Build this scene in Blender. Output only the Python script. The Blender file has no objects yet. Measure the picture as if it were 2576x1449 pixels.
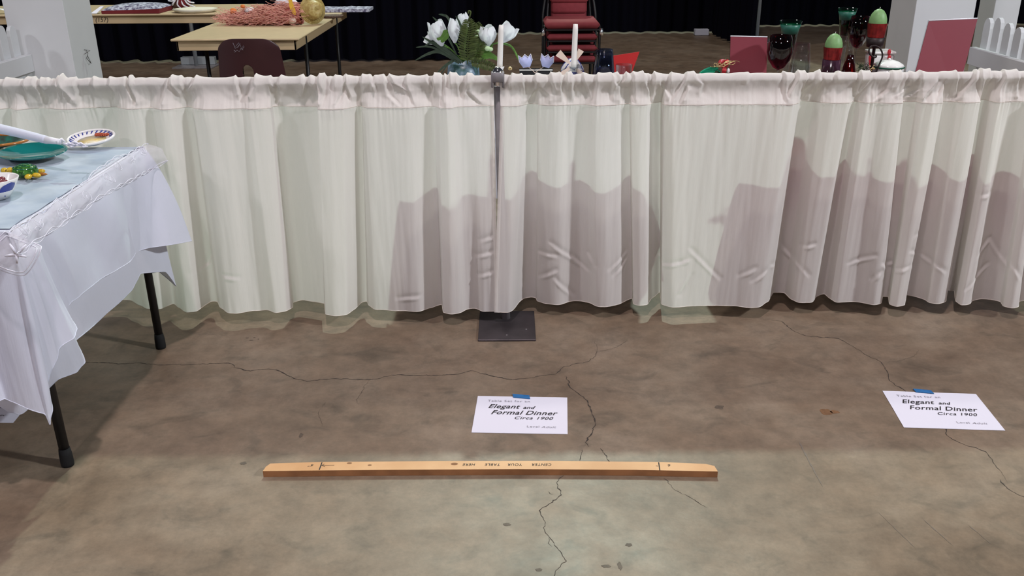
import bpy, math, random
from math import sin, cos, pi, radians, atan, sqrt, exp, floor
from mathutils import Vector, noise, Matrix
D = bpy.data; C = bpy.context.scene; COL = C.collection
random.seed(7)
# ------------------------------------------------------------------ camera, light, exposure
FPX = 2300.0; W, H = 2576, 1449; CX, CY = W/2, H/2
TH = atan(943/FPX); CAMH = cos(TH)/0.662; ROLL = radians(0.45)
F_ = Vector((0, cos(TH), -sin(TH))); R0 = Vector((1, 0, 0)); U0 = Vector((0, sin(TH), cos(TH)))
R_ = R0*cos(ROLL) - U0*sin(ROLL); U_ = U0*cos(ROLL) + R0*sin(ROLL)
EYE = Vector((0, 0, CAMH))
cam = D.objects.new('camera', D.cameras.new('camera')); COL.objects.link(cam); C.camera = cam
cam.data.sensor_width = 36; cam.data.lens = 36*FPX/W; cam.data.clip_end = 100
M3 = Matrix((R_, U_, -F_)).transposed()
cam.matrix_world = Matrix.Translation(EYE) @ M3.to_4x4()
C.view_settings.view_transform = 'Standard'; C.view_settings.look = 'None'
C.view_settings.exposure = 0.0; C.view_settings.gamma = 1.0; C.view_settings.use_curve_mapping = False

wd = D.worlds.new('hall_air'); C.world = wd; wd.use_nodes = True
wd.node_tree.nodes['Background'].inputs[0].default_value = (.75, .78, 1.0, 1)
wd.node_tree.nodes['Background'].inputs[1].default_value = 0.035

def lamp(name, loc, target, size, power, col):
    l = D.lights.new(name, 'AREA'); l.shape = 'DISK'; l.size = size; l.energy = power; l.color = col
    o = D.objects.new(name, l); COL.objects.link(o); o.location = loc
    o.rotation_euler = (Vector(target)-Vector(loc)).to_track_quat('-Z', 'Y').to_euler()
    return o
lamp('high_bay_lamp_rear', (1.6, 22.0, 20.3), (0, 3, 0), .70, 3500, (.80, 1.0, .86))
lamp('high_bay_lamp_overhead', (-.3, .5, 8.4), (-.3, .9, 0), .36, 305, (1.0, .87, .90))
lamp('added_fill_front', (-1.6, -9.0, 6.6), (0, 3, .4), .6, 240, (1.0, .90, .98))  # added low fill from behind the camera, brightens the drape fronts
lamp('added_fill_right', (8.0, -.6, 5.8), (0, 3, .3),   .6, 620, (.92, .96, 1.0))  # unseen side fill, added to lift the left cloths and left pillar side
lamp('added_fill_back_floor', (-.6, 8.2, 8.5), (-.6, 8.2, 0), .5, 170, (1.0, .93, .82))  # extra lamp put in to brighten the back floor and tan tables
lamp('added_fill_left', (-8.0, -.6, 5.8), (0, 3, .3), .6, 170, (.94, .95, .97))  # weak fill added for the inner side of the right pillar

def ray(x, y): return F_ + R_*((x-CX)/FPX) - U_*((y-CY)/FPX)
def G(x, y, z=0.0):
    d = ray(x, y); return EYE + d*((z-CAMH)/d.z)
def PY(x, y, Y):
    d = ray(x, y); return EYE + d*(Y/d.y)
def PX(x, y, X):
    d = ray(x, y); return EYE + d*(X/d.x)
def mpp(Y): return Y*cos(TH)/FPX*1.02+0.0001       # metres per photo pixel near table height at depth Y
def pxof(p):
    v = Vector(p)-EYE; zc = v.dot(F_); return CX+FPX*v.dot(R_)/zc, CY-FPX*v.dot(U_)/zc

# ------------------------------------------------------------------ materials
MATS = {}
def mat(name, col, rough=.6, metal=0, trans=0, alpha=1, spec=.5, ior=1.45, noise_amt=0, nscale=8, bump=0, bscale=60, col2=None, sheen=0, sss=0, coat=0):
    m = D.materials.new(name); m.use_nodes = True; nt = m.node_tree; b = nt.nodes['Principled BSDF']
    b.inputs['Base Color'].default_value = (*col, 1); b.inputs['Roughness'].default_value = rough
    b.inputs['Metallic'].default_value = metal; b.inputs['Transmission Weight'].default_value = trans
    b.inputs['Alpha'].default_value = alpha; b.inputs['Specular IOR Level'].default_value = spec; b.inputs['IOR'].default_value = ior
    b.inputs['Sheen Weight'].default_value = sheen; b.inputs['Coat Weight'].default_value = coat
    tc = nt.nodes.new('ShaderNodeTexCoord')
    n = nt.nodes.new('ShaderNodeTexNoise'); n.inputs['Scale'].default_value = nscale; n.inputs['Detail'].default_value = 5
    nt.links.new(tc.outputs['Object'], n.inputs['Vector'])
    mx = nt.nodes.new('ShaderNodeMix'); mx.data_type = 'RGBA'
    c2 = col2 if col2 else tuple(c*(1-noise_amt) for c in col)
    mx.inputs[6].default_value = (*col, 1); mx.inputs[7].default_value = (*c2, 1)
    cr = nt.nodes.new('ShaderNodeValToRGB'); cr.color_ramp.elements[0].position = .38; cr.color_ramp.elements[1].position = .62
    nt.links.new(n.outputs['Fac'], cr.inputs[0]); nt.links.new(cr.outputs[0], mx.inputs[0]); nt.links.new(mx.outputs[2], b.inputs['Base Color'])
    if bump:
        n2 = nt.nodes.new('ShaderNodeTexNoise'); n2.inputs['Scale'].default_value = bscale; nt.links.new(tc.outputs['Object'], n2.inputs['Vector'])
        bp = nt.nodes.new('ShaderNodeBump'); bp.inputs['Strength'].default_value = bump; bp.inputs['Distance'].default_value = .004
        nt.links.new(n2.outputs['Fac'], bp.inputs['Height']); nt.links.new(bp.outputs[0], b.inputs['Normal'])
    MATS[name] = m; return m

def fabric(name, col, transl=.4, tcol=None, streak=0, alpha=1.0):
    """thin woven cloth: diffuse plus translucent, faint vertical slub"""
    m = D.materials.new(name); m.use_nodes = True; nt = m.node_tree; nt.nodes.remove(nt.nodes['Principled BSDF'])
    out = nt.nodes['Material Output']
    tc = nt.nodes.new('ShaderNodeTexCoord'); mp = nt.nodes.new('ShaderNodeMapping'); mp.inputs['Scale'].default_value = (260, 260, 9)
    n = nt.nodes.new('ShaderNodeTexNoise'); n.inputs['Scale'].default_value = 1; n.inputs['Detail'].default_value = 3
    nt.links.new(tc.outputs['Object'], mp.inputs[0]); nt.links.new(mp.outputs[0], n.inputs['Vector'])
    mx = nt.nodes.new('ShaderNodeMix'); mx.data_type = 'RGBA'
    mx.inputs[6].default_value = (*[c*(1-streak) for c in col], 1); mx.inputs[7].default_value = (*[min(1, c*(1+streak)) for c in col], 1)
    nt.links.new(n.outputs['Fac'], mx.inputs[0])
    d = nt.nodes.new('ShaderNodeBsdfDiffuse'); t = nt.nodes.new('ShaderNodeBsdfTranslucent')
    nt.links.new(mx.outputs[2], d.inputs[0]); t.inputs[0].default_value = (*(tcol or col), 1)
    bp = nt.nodes.new('ShaderNodeBump'); bp.inputs['Strength'].default_value = .25; bp.inputs['Distance'].default_value = .002
    nt.links.new(n.outputs['Fac'], bp.inputs['Height']); nt.links.new(bp.outputs[0], d.inputs['Normal'])
    s = nt.nodes.new('ShaderNodeMixShader'); s.inputs[0].default_value = transl
    nt.links.new(d.outputs[0], s.inputs[1]); nt.links.new(t.outputs[0], s.inputs[2])
    last = s
    if alpha < 1:
        tr = nt.nodes.new('ShaderNodeBsdfTransparent'); s2 = nt.nodes.new('ShaderNodeMixShader'); s2.inputs[0].default_value = alpha
        nt.links.new(tr.outputs[0], s2.inputs[1]); nt.links.new(s.outputs[0], s2.inputs[2]); last = s2
    nt.links.new(last.outputs[0], out.inputs['Surface']); MATS[name] = m; return m

def floor_mat():
    m = D.materials.new('sealed_concrete'); m.use_nodes = True; nt = m.node_tree; b = nt.nodes['Principled BSDF']
    L = nt.links.new; N = nt.nodes.new
    tc = N('ShaderNodeTexCoord')
    def nz(scale, det=6, rough=.6, sx=1, sy=1, dist=0):
        mp = N('ShaderNodeMapping'); mp.inputs['Scale'].default_value = (sx, sy, 1); L(tc.outputs['Object'], mp.inputs[0])
        n = N('ShaderNodeTexNoise'); n.inputs['Scale'].default_value = scale; n.inputs['Detail'].default_value = det
        n.inputs['Roughness'].default_value = rough; n.inputs['Distortion'].default_value = dist
        L(mp.outputs[0], n.inputs['Vector']); return n.outputs['Fac']
    def ramp(fac, stops):
        r = N('ShaderNodeValToRGB'); e = r.color_ramp.elements
        e[0].position, e[0].color = stops[0][0], (*stops[0][1], 1); e[1].position, e[1].color = stops[-1][0], (*stops[-1][1], 1)
        for p, c in stops[1:-1]:
            k = e.new(p); k.color = (*c, 1)
        L(fac, r.inputs[0]); return r.outputs[0]
    base = ramp(nz(2.6, 8, .62, dist=.4), [(.30, (.145, .104, .072)), (.46, (.192, .141, .099)), (.58, (.220, .168, .121)), (.72, (.250, .197, .148))])
    mott = ramp(nz(13, 8, .7), [(.32, (.74, .73, .72)), (.66, (1.13, 1.12, 1.10))])
    blot = ramp(nz(6.5, 5, .6, 1, 1.4, .8), [(.30, (.70, .72, .73)), (.45, (1, 1, 1)), (.7, (1.03, 1.0, .98))])
    fine = ramp(nz(95, 4, .7), [(.3, (.93, .93, .93)), (.7, (1.06, 1.06, 1.06))])
    cur = base
    for f in (mott, blot, fine):
        mx = N('ShaderNodeMix'); mx.data_type = 'RGBA'; mx.blend_type = 'MULTIPLY'; mx.inputs[0].default_value = 1
        L(cur, mx.inputs[6]); L(f, mx.inputs[7]); cur = mx.outputs[2]
    L(cur, b.inputs['Base Color'])
    rr = ramp(nz(4, 5), [(.3, (.36, .36, .36)), (.7, (.52, .52, .52))]); L(rr, b.inputs['Roughness'])
    b.inputs['Specular IOR Level'].default_value = .38
    bp = N('ShaderNodeBump'); bp.inputs['Strength'].default_value = .12; bp.inputs['Distance'].default_value = .003
    L(nz(40, 5), bp.inputs['Height']); L(bp.outputs[0], b.inputs['Normal']); return m

mFLOOR = floor_mat()
mCRACK = mat('crack_dark', (.045, .036, .03), .9); mSTAIN = mat('rust_stain', (.20, .10, .045), .6, noise_amt=.3, nscale=60)
mSTAIN2 = mat('grey_stain', (.115, .085, .062), .6, noise_amt=.3, nscale=60); mFAINT = mat('scratch_brown', (.165, .135, .11), .7)
mCURT = fabric('cream_sheer_cotton', (.92, .86, .84), .42, (.90, .92, .86), .035)
mSTITCH = mat('cream_thread', (.78, .72, .64), .8)
mCLOTH = fabric('white_linen', (.76, .785, .90), .22, (.82, .84, .88), .02)
mLACE = fabric('sheer_organza', (.93, .91, 1.0), .30, (.9, .9, .95), .03, .36)
mLACEED = mat('white_embroidery', (.76, .76, .86), .8)
mBLUECL = mat('pale_blue_satin', (.27, .345, .45), .45, noise_amt=0, col2=(.42, .49, .58), nscale=7, bump=.25, bscale=40, sheen=.3)
mSLUB = mat('grey_weave_runner', (.28, .26, .34), .8, noise_amt=.4, nscale=90)
mBLACKCL = mat('black_drape_cloth', (.003, .003, .006), 1.0, spec=.05)
mDARKCL = mat('maroon_cloth', (.16, .02, .035), .9)
mSTEEL = mat('dull_galvanised_steel', (.27, .255, .27), .5, .25, noise_amt=.25, nscale=14)
mPLATE = mat('dark_steel_plate', (.085, .072, .078), .42, .55, noise_amt=.35, nscale=10)
mCHROME = mat('polished_chrome', (.85, .85, .88), .12, 1.0)
mPOLE = mat('satin_aluminium', (.50, .55, .58), .4, .6)
mBLKTUBE = mat('black_tube', (.006, .006, .007), .45, noise_amt=.2)
mRUBBER = mat('black_rubber', (.008, .008, .009), .8)
mPINE = mat('pine_board', (.62, .36, .175), .5, col2=(.52, .27, .115), nscale=5, noise_amt=.3)
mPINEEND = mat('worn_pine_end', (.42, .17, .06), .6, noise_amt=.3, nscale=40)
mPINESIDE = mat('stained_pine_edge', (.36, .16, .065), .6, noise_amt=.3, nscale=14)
mKNOT = mat('pine_knot', (.22, .10, .04), .7); mINK = mat('black_ink', (.012, .010, .012), .7); mGREYINK = mat('light_grey_ink', (.30, .29, .33), .8)
mPAPER = mat('white_paper', (.76, .75, .85), .75); mGREYPAPER = mat('pale_grey_paper', (.50, .52, .60), .8)
mTAPE = mat('blue_masking_tape', (.02, .16, .42), .55, noise_amt=.25, nscale=50, bump=.2)
mWPAINT = mat('white_painted_wood', (.60, .62, .635), .55, noise_amt=.05, nscale=3)
mTAN = mat('tan_laminate', (.56, .44, .27), .45, noise_amt=.06, nscale=20); mTANED = mat('tan_plastic_edge', (.50, .38, .225), .5)
mBROWNPL = mat('maroon_brown_plastic', (.040, .010, .013), .38, noise_amt=.1)
mRED = mat('burgundy_upholstery', (.27, .042, .052), .8, noise_amt=.12, nscale=30)
mBLKPL = mat('black_plastic', (.012, .012, .014), .5)
mWAX = mat('ivory_wax', (.80, .78, .74), .45); mGREENWAX = mat('green_wax', (.20, .38, .15), .5, noise_amt=.12, nscale=60)
mREDFOIL = mat('red_foil', (.30, .02, .02), .3, .5, col2=(.16, .01, .012), nscale=50)
mREDCARD = mat('crimson_card', (.46, .035, .075), .55, noise_amt=.05); mREDCARD2 = mat('bright_red_card', (.50, .02, .02), .5)
mPALERED = mat('dusty_red_card', (.215, .036, .052), .45, noise_amt=.06, nscale=4)
def glass(name, col, rough=.03):
    """thin-walled glass: tinted see-through wall with a fresnel reflection"""
    m = D.materials.new(name); m.use_nodes = True; nt = m.node_tree; nt.nodes.remove(nt.nodes['Principled BSDF'])
    t = nt.nodes.new('ShaderNodeBsdfTransparent'); g = nt.nodes.new('ShaderNodeBsdfGlossy'); x = nt.nodes.new('ShaderNodeMixShader')
    lw = nt.nodes.new('ShaderNodeLayerWeight'); lw.inputs[0].default_value = .22; n = nt.nodes.new('ShaderNodeTexNoise'); n.inputs['Scale'].default_value = 30
    mx = nt.nodes.new('ShaderNodeMix'); mx.data_type = 'RGBA'; mx.inputs[6].default_value = (*col, 1); mx.inputs[7].default_value = (*[c*.88 for c in col], 1)
    nt.links.new(n.outputs['Fac'], mx.inputs[0]); nt.links.new(mx.outputs[2], t.inputs[0])
    g.inputs[0].default_value = (.9, .9, .9, 1); g.inputs['Roughness'].default_value = rough
    pw = nt.nodes.new('ShaderNodeMath'); pw.operation = 'POWER'; pw.inputs[1].default_value = 2.5; ml = nt.nodes.new('ShaderNodeMath'); ml.operation = 'MULTIPLY_ADD'; ml.inputs[1].default_value = .55; ml.inputs[2].default_value = .045
    lw.inputs[0].default_value = .5; nt.links.new(lw.outputs['Facing'], pw.inputs[0]); nt.links.new(pw.outputs[0], ml.inputs[0]); nt.links.new(ml.outputs[0], x.inputs[0]); nt.links.new(t.outputs[0], x.inputs[1]); nt.links.new(g.outputs[0], x.inputs[2])
    nt.links.new(x.outputs[0], nt.nodes['Material Output'].inputs['Surface']); MATS[name] = m; return m
mCLEAR = glass('clear_glass', (.90, .93, .93)); mGREENG = glass('green_glass', (.12, .50, .36)); mREDG = glass('ruby_glass', (.36, .025, .05))
mFROST = mat('frosted_green_glass', (.05, .27, .19), .4, trans=.5); mBLUEG = glass('smoky_blue_glass', (.42, .50, .66)); mPURPLE = mat('purple_napkin', (.12, .025, .07), .6)
mPLUM = mat('dark_plum_glass', (.06, .025, .045), .15, trans=.25); mIRON = mat('wrought_iron', (.03, .022, .022), .5, .5)
mLEAF = mat('fresh_leaf', (.11, .25, .035), .5, noise_amt=.3, nscale=40); mFERN = mat('olive_fern', (.055, .08, .012), .6, noise_amt=.3, nscale=60)
mDKLEAF = mat('dark_grass_blade', (.035, .06, .035), .5); mPETAL = fabric('white_silk_petal', (.86, .88, .92), .35, (.85, .9, .9))
mBUD = mat('pale_green_bud', (.45, .62, .35), .6); mTEALPOT = mat('teal_patterned_pot', (.03, .09, .08), .35, col2=(.20, .28, .38), nscale=25)
mLILAC = mat('pale_lilac_felt', (.48, .52, .80), .8); mNAVY = mat('delft_blue_glaze', (.03, .04, .25), .2, col2=(.05, .07, .35))
mCERAM = mat('white_glazed_ceramic', (.78, .77, .76), .15); mCREAMBL = mat('pale_wood_blade', (.72, .58, .48), .6)
mTEAL = mat('teal_glaze', (.006, .16, .155), .10, coat=.6, noise_amt=.1); mGREENGL = mat('dark_green_glaze', (.01, .10, .06), .12)
mORANGE = mat('caramel_glaze_rim', (.42, .16, .04), .2); mDARKPLATE = mat('dark_painted_plate', (.05, .045, .04), .15, col2=(.03, .16, .12), nscale=30)
mYELLOW = mat('ochre_glaze', (.55, .36, .03), .15); mYELLOWP = mat('yellow_painted_glaze', (.72, .55, .16), .2, col2=(.76, .70, .52), nscale=25)
mSHELLG = mat('green_mesh_glaze', (.07, .22, .035), .1, col2=(.015, .05, .015), nscale=110); mBERRY = mat('dark_red_berry', (.15, .02, .03), .3)
mLOBST = mat('rusty_red_glaze', (.38, .07, .03), .3)
mCORAL = mat('coral_raffia', (.68, .30, .26), .8, col2=(.74, .40, .31), nscale=70); mCORALD = mat('deep_coral_raffia', (.45, .13, .11), .9)
mSTRAW = mat('golden_straw', (.52, .42, .16), .45, col2=(.40, .28, .09), nscale=70, bump=.5); mORG = mat('orange_felt', (.75, .22, .05), .7)
mYLEAF = mat('yellow_felt', (.75, .45, .05), .6); mWHITECL = mat('white_cotton', (.78, .78, .84), .9)
mQUILT = mat('blue_white_patchwork', (.10, .09, .16), .9, col2=(.55, .58, .68), nscale=45); mMAR = mat('maroon_quilt_edge', (.16, .015, .02), .9)
mCREAMQ = mat('cream_quilted_cotton', (.72, .69, .56), .9); mWICK = mat('brown_wicker', (.16, .09, .06), .7, col2=(.05, .03, .025), nscale=120)
mGOLD = mat('gold_wire', (.60, .47, .24), .35, .9); mGREENFOIL = mat('green_foil', (.005, .26, .14), .3, .4); mPINEN = mat('dark_evergreen', (.015, .035, .012), .8)
mREDRIB = mat('red_ribbon', (.42, .02, .03), .4)

# ------------------------------------------------------------------ builders (all vertices are given in world space)
OR = {}
def link(o, parent, origin):
    COL.objects.link(o)
    if parent is not None:
        o.parent = parent; OR[o.name] = OR[parent.name]
    else:
        o.location = origin; OR[o.name] = origin
    return o
def tag(o, label, cat, group=None):
    o['label'] = label; o['category'] = cat
    if group: o['group'] = group
    return o
def thing(name, loc, label, cat, group=None):
    o = D.objects.new(name, None); o.empty_display_size = .05; link(o, None, Vector(loc)); return tag(o, label, cat, group)
def mesh(name, vs, fs, m, parent=None, smooth=True, mats=None, fm=None):
    vs = [Vector(v) for v in vs]
    if parent is not None: org = OR[parent.name]
    else:
        xs = [v.x for v in vs]; ys = [v.y for v in vs]; zs = [v.z for v in vs]
        org = Vector(((min(xs)+max(xs))/2, (min(ys)+max(ys))/2, min(zs)))
    me = D.meshes.new(name); me.from_pydata([v-org for v in vs], [], fs)
    me.materials.append(m)
    for k in (mats or []): me.materials.append(k)
    if fm:
        for p, i in zip(me.polygons, fm): p.material_index = i
    me.polygons.foreach_set('use_smooth', [smooth]*len(me.polygons)); me.update()
    o = D.objects.new(name, me); return link(o, parent, org)
class MB:
    def __init__(s): s.v = []; s.f = []
    def add(s, vs, fs):
        k = len(s.v); s.v += [Vector(v) for v in vs]; s.f += [tuple(i+k for i in f) for f in fs]; return s
    def box(s, lo, hi, bev=0):
        x0, y0, z0 = lo; x1, y1, z1 = hi
        if bev <= 0:
            return s.add([(x0,y0,z0),(x1,y0,z0),(x1,y1,z0),(x0,y1,z0),(x0,y0,z1),(x1,y0,z1),(x1,y1,z1),(x0,y1,z1)],
                         [(3,2,1,0),(4,5,6,7),(0,1,5,4),(1,2,6,5),(2,3,7,6),(3,0,4,7)])
        b = min(bev, (x1-x0)*.45, (y1-y0)*.45, (z1-z0)*.45)
        V = []; 
        for z, i in ((z0, b), (z0+b, 0), (z1-b, 0), (z1, b)):
            for (x, y) in ((x0+b+0, y0+i), (x1-b, y0+i), (x1-i, y0+b), (x1-i, y1-b), (x1-b, y1-i), (x0+b, y1-i), (x0+i, y1-b), (x0+i, y0+b)): V.append((x, y, z))
        Fc = [tuple(range(7, -1, -1)), tuple(range(24, 32))]
        for r in range(3):
            for k in range(8):
                a = r*8+k; c = r*8+(k+1) % 8; Fc.append((a, c, c+8, a+8))
        return s.add(V, Fc)
    def xf(s, Mx, k0=0):
        for i in range(k0, len(s.v)): s.v[i] = Mx @ s.v[i]
        return s
    def grid(s, rows):
        n = len(rows[0]); vs = [p for r in rows for p in r]; fs = []
        for i in range(len(rows)-1):
            for j in range(n-1): fs.append((i*n+j, i*n+j+1, (i+1)*n+j+1, (i+1)*n+j))
        return s.add(vs, fs)
    def lathe(s, prof, c, seg=28, ax=None, rx=1, ry=1):
        """profile [(r,z)] about a vertical (or given) axis through c"""
        q = Vector((0, 0, 1)).rotation_difference(Vector(ax).normalized()) if ax is not None else None
        vs = []
        for r, z in prof:
            for k in range(seg):
                a = 2*pi*k/seg; p = Vector((r*cos(a)*rx, r*sin(a)*ry, z))
                if q: p = q @ p
                vs.append(Vector(c)+p)
        fs = []
        for i in range(len(prof)-1):
            for k in range(seg):
                a = i*seg+k; b = i*seg+(k+1) % seg; fs.append((a, b, b+seg, a+seg))
        if prof[0][0] > 1e-6: fs.append(tuple(range(seg-1, -1, -1)))
        if prof[-1][0] > 1e-6: fs.append(tuple((len(prof)-1)*seg+k for k in range(seg)))
        return s.add(vs, fs)
    def tube(s, pts, r, seg=10, close=False):
        pts = [Vector(p) for p in pts]; n = len(pts); rs = r if isinstance(r, (list, tuple)) else [r]*n
        vs = []; up = None
        for i, p in enumerate(pts):
            a = pts[(i-1) % n] if (close or i > 0) else p; b = pts[(i+1) % n] if (close or i < n-1) else p
            t = (b-a).normalized()
            if up is None:
                up = Vector((0, 0, 1)) if abs(t.z) < .9 else Vector((1, 0, 0))
            u = (up - t*up.dot(t))
            u = u.normalized() if u.length > 1e-5 else t.orthogonal().normalized()
            up = u; w = t.cross(u)
            for k in range(seg):
                g = 2*pi*k/seg; vs.append(p+(u*cos(g)+w*sin(g))*rs[i])
        fs = []
        for i in range(n if close else n-1):
            for k in range(seg):
                a = i*seg+k; b = i*seg+(k+1) % seg; c2 = ((i+1) % n)*seg
                fs.append((a, c2+k, c2+(k+1) % seg, b))
        if not close: fs += [tuple(range(seg)), tuple((n-1)*seg+k for k in range(seg-1, -1, -1))]
        return s.add(vs, fs)
    def ell(s, c, r, seg=18, rings=12, q=None):
        prof = [(max(sin(pi*i/rings), 1e-7), -cos(pi*i/rings)) for i in range(rings+1)]
        vs = []
        for rr, z in prof:
            for k in range(seg):
                a = 2*pi*k/seg; p = Vector((rr*cos(a)*r[0], rr*sin(a)*r[1], z*r[2]))
                if q: p = q @ p
                vs.append(Vector(c)+p)
        fs = []
        for i in range(rings):
            for k in range(seg):
                a = i*seg+k; b = i*seg+(k+1) % seg; fs.append((a, b, b+seg, a+seg))
        return s.add(vs, fs)
    def blade(s, pts, w, nrm=(0, -1, 0), cup=.0):
        """leaf strip along pts tapering to the tip"""
        pts = smooth_pts(pts, 10); n = len(pts); rows = []
        for i, p in enumerate(pts):
            t = (pts[min(i+1, n-1)]-pts[max(i-1, 0)]).normalized(); sd = t.cross(Vector(nrm)).normalized()
            u = i/(n-1); ww = w*(sin(pi*min(1, u*.93+.07))**.7)*.5+.0003
            rows.append([p-sd*ww-Vector(nrm)*cup*ww, p, p+sd*ww-Vector(nrm)*cup*ww])
        return s.grid(rows)
    def o(s, name, m, parent=None, smooth=True, **k): return mesh(name, s.v, s.f, m, parent, smooth, **k)
def smooth_pts(pts, k=8):
    P = [Vector(p) for p in pts]
    if len(P) < 3: 
        return [P[0].lerp(P[-1], i/k) for i in range(k+1)]
    out = []
    for i in range(len(P)-1):
        a = P[max(i-1, 0)]; b = P[i]; c = P[i+1]; d = P[min(i+2, len(P)-1)]
        for j in range(k):
            t = j/k; out.append(.5*((2*b)+(c-a)*t+(2*a-5*b+4*c-d)*t*t+(3*b-a-3*c+d)*t**3))
    out.append(P[-1]); return out
def interp(x, xs, ys):
    if x <= xs[0]: return ys[0]+(x-xs[0])*(ys[1]-ys[0])/(xs[1]-xs[0])
    for i in range(len(xs)-1):
        if x <= xs[i+1]: return ys[i]+(x-xs[i])/(xs[i+1]-xs[i])*(ys[i+1]-ys[i])
    return ys[-1]+(x-xs[-1])*(ys[-1]-ys[-2])/(xs[-1]-xs[-2])
def autosmooth(o, deg=35):
    me = o.data
    try: me.set_sharp_from_angle(angle=radians(deg))
    except Exception: pass
    return o
def nz(x, y=0, z=0): return noise.noise(Vector((x, y, z)))
def text_mesh(name, s, M, size, m, parent, shear=0, extr=.0002, off=0, spacing=1.0):
    """M maps text plane (x right, y up) to the world"""
    c = D.curves.new(name, 'FONT'); c.body = s; c.size = size; c.shear = shear; c.offset = off; c.space_character = spacing; c.resolution_u = 3
    t = D.objects.new(name, c); COL.objects.link(t); dg = bpy.context.evaluated_depsgraph_get(); dg.update()
    me = D.meshes.new_from_object(t.evaluated_get(dg)); vs = [M @ v.co for v in me.vertices]; fs = [tuple(p.vertices) for p in me.polygons]
    D.objects.remove(t); D.curves.remove(c)
    return mesh(name, vs, fs, m, parent, False)
def plane_frame(o, xdir, ydir):
    x = Vector(xdir).normalized(); y = Vector(ydir).normalized(); z = x.cross(y).normalized(); y = z.cross(x)
    return Matrix(((x.x, y.x, z.x, o[0]), (x.y, y.y, z.y, o[1]), (x.z, y.z, z.z, o[2]), (0, 0, 0, 1)))

# ------------------------------------------------------------------ floor and its marks
fl = MB().add([(-14, -7, 0), (14, -7, 0), (14, 16, 0), (-14, 16, 0)], [(0, 1, 2, 3)]).o('floor', mFLOOR, None, False); fl['kind'] = 'structure'
def crack(px, w=.0022, jit=.004, m=mCRACK, name='crack', taper=True):
    pts = [G(x, y, .0006) for x, y in px]; P = [pts[0]]
    for a, b in zip(pts, pts[1:]):
        L = (b-a).length; k = max(2, int(L/.006)); d = (b-a).normalized(); s = Vector((-d.y, d.x, 0))
        for j in range(1, k+1):
            f = jit*sin(pi*j/k)*(1 if L > .02 else .4)
            P.append(a.lerp(b, j/k)+s*f*(1.5*nz(j*.35, a.x*9, a.y*9)+.55*random.uniform(-1, 1)))
    rows = []
    for i, p in enumerate(P):
        t = (P[min(i+1, len(P)-1)]-P[max(i-1, 0)]).normalized(); s = Vector((-t.y, t.x, 0)); u = i/(len(P)-1)
        ww = w*.30*(.35+abs(nz(i*.22, px[0][0]))*2.4+.3*random.random())*(min(1, u*12, (1-u)*12)+.1 if taper else 1)
        rows.append([p-s*ww, p+s*ww])
    MB().grid(rows).o(name, m, fl, False)
crack([(150,909),(220,912),(260,912),(315,915),(345,912),(400,918),(480,917),(575,913),(586,917),(588,924),(630,933),(665,929),(695,930),(720,942),(740,952),(772,959),(840,952),(900,955),(950,953),(985,943),(1040,944),(1100,945),(1150,941),(1188,932),(1234,945),(1289,955),(1339,950),(1377,943),(1398,941),(1415,924),(1440,916),(1482,909),(1499,895),(1503,876),(1494,857)], .0036)
crack([(1503,884),(1536,878),(1562,867),(1580,855)], .0016)
crack([(1423,945),(1431,958),(1433,974),(1461,995),(1478,1008),(1486,1029),(1499,1065),(1488,1092),(1473,1113),(1484,1126)], .0042)
crack([(1465,1130),(1463,1142),(1458,1159)], .0022); crack([(1509,1126),(1520,1140),(1532,1160),(1560,1185)], .0022)
crack([(1430,1180),(1419,1193),(1400,1214),(1412,1245),(1377,1271),(1357,1284),(1370,1310),(1372,1340),(1385,1355),(1402,1378),(1425,1411),(1402,1432),(1394,1449),(1380,1490)], .0026)
crack([(1380,1352),(1379,1366),(1390,1376)], .0014); crack([(1380,1235),(1384,1242),(1393,1243)], .0014)
crack([(1669,1201),(1696,1231),(1738,1252),(1780,1278)], .0014)
crack([(1928,803),(1966,808),(1999,834),(2028,845),(2109,851),(2147,872),(2175,891),(2216,910),(2233,936),(2237,957),(2275,981),(2330,1030),(2380,1079),(2382,1095),(2416,1114),(2480,1136),(2499,1164),(2520,1188),(2535,1215)], .0030)
crack([(2516,1205),(2527,1221),(2546,1236),(2580,1252),(2620,1262)], .0030); crack([(2216,912),(2260,908),(2300,896),(2312,880)], .0011)
crack([(927,958),(912,982),(896,1005),(903,1019)], .0012); crack([(820,1010),(800,1040),(812,1070)], .0009)
crack([(2209,1288),(2302,1378)], .0022, .0006, mFAINT, 'scratch'); crack([(2321,1305),(2399,1374)], .002, .0006, mFAINT, 'scratch'); crack([(2437,1321),(2494,1369)], .002, .0006, mFAINT, 'scratch')
crack([(2010,1110),(2035,1160),(2070,1225)], .007, .001, mFAINT, 'scratch')
def stain(px, py, rx, ry, m, seed):
    c = G(px, py, .0005); vs = [c]
    for k in range(36):
        a = 2*pi*k/36; f = 1+.38*nz(cos(a)*1.4+seed, sin(a)*1.4); vs.append(c+Vector((cos(a)*rx*f, sin(a)*ry*f, 0)))
    MB().add(vs, [(0, k+1, (k+1) % 36+1) for k in range(36)]).o('stain', m, fl, False)
stain(2078, 1036, .020, .018, mSTAIN, 3); stain(2100, 1036, .014, .010, mSTAIN, 9); stain(1810, 1024, .013, .013, mSTAIN2, 5)
stain(757, 1095, .006, .012, mSTAIN2, 1); stain(612, 1165, .008, .008, mSTAIN2, 2); stain(1525, 1424, .010, .006, mSTAIN2, 7); stain(1559, 1423, .005, .013, mSTAIN2, 8)
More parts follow.
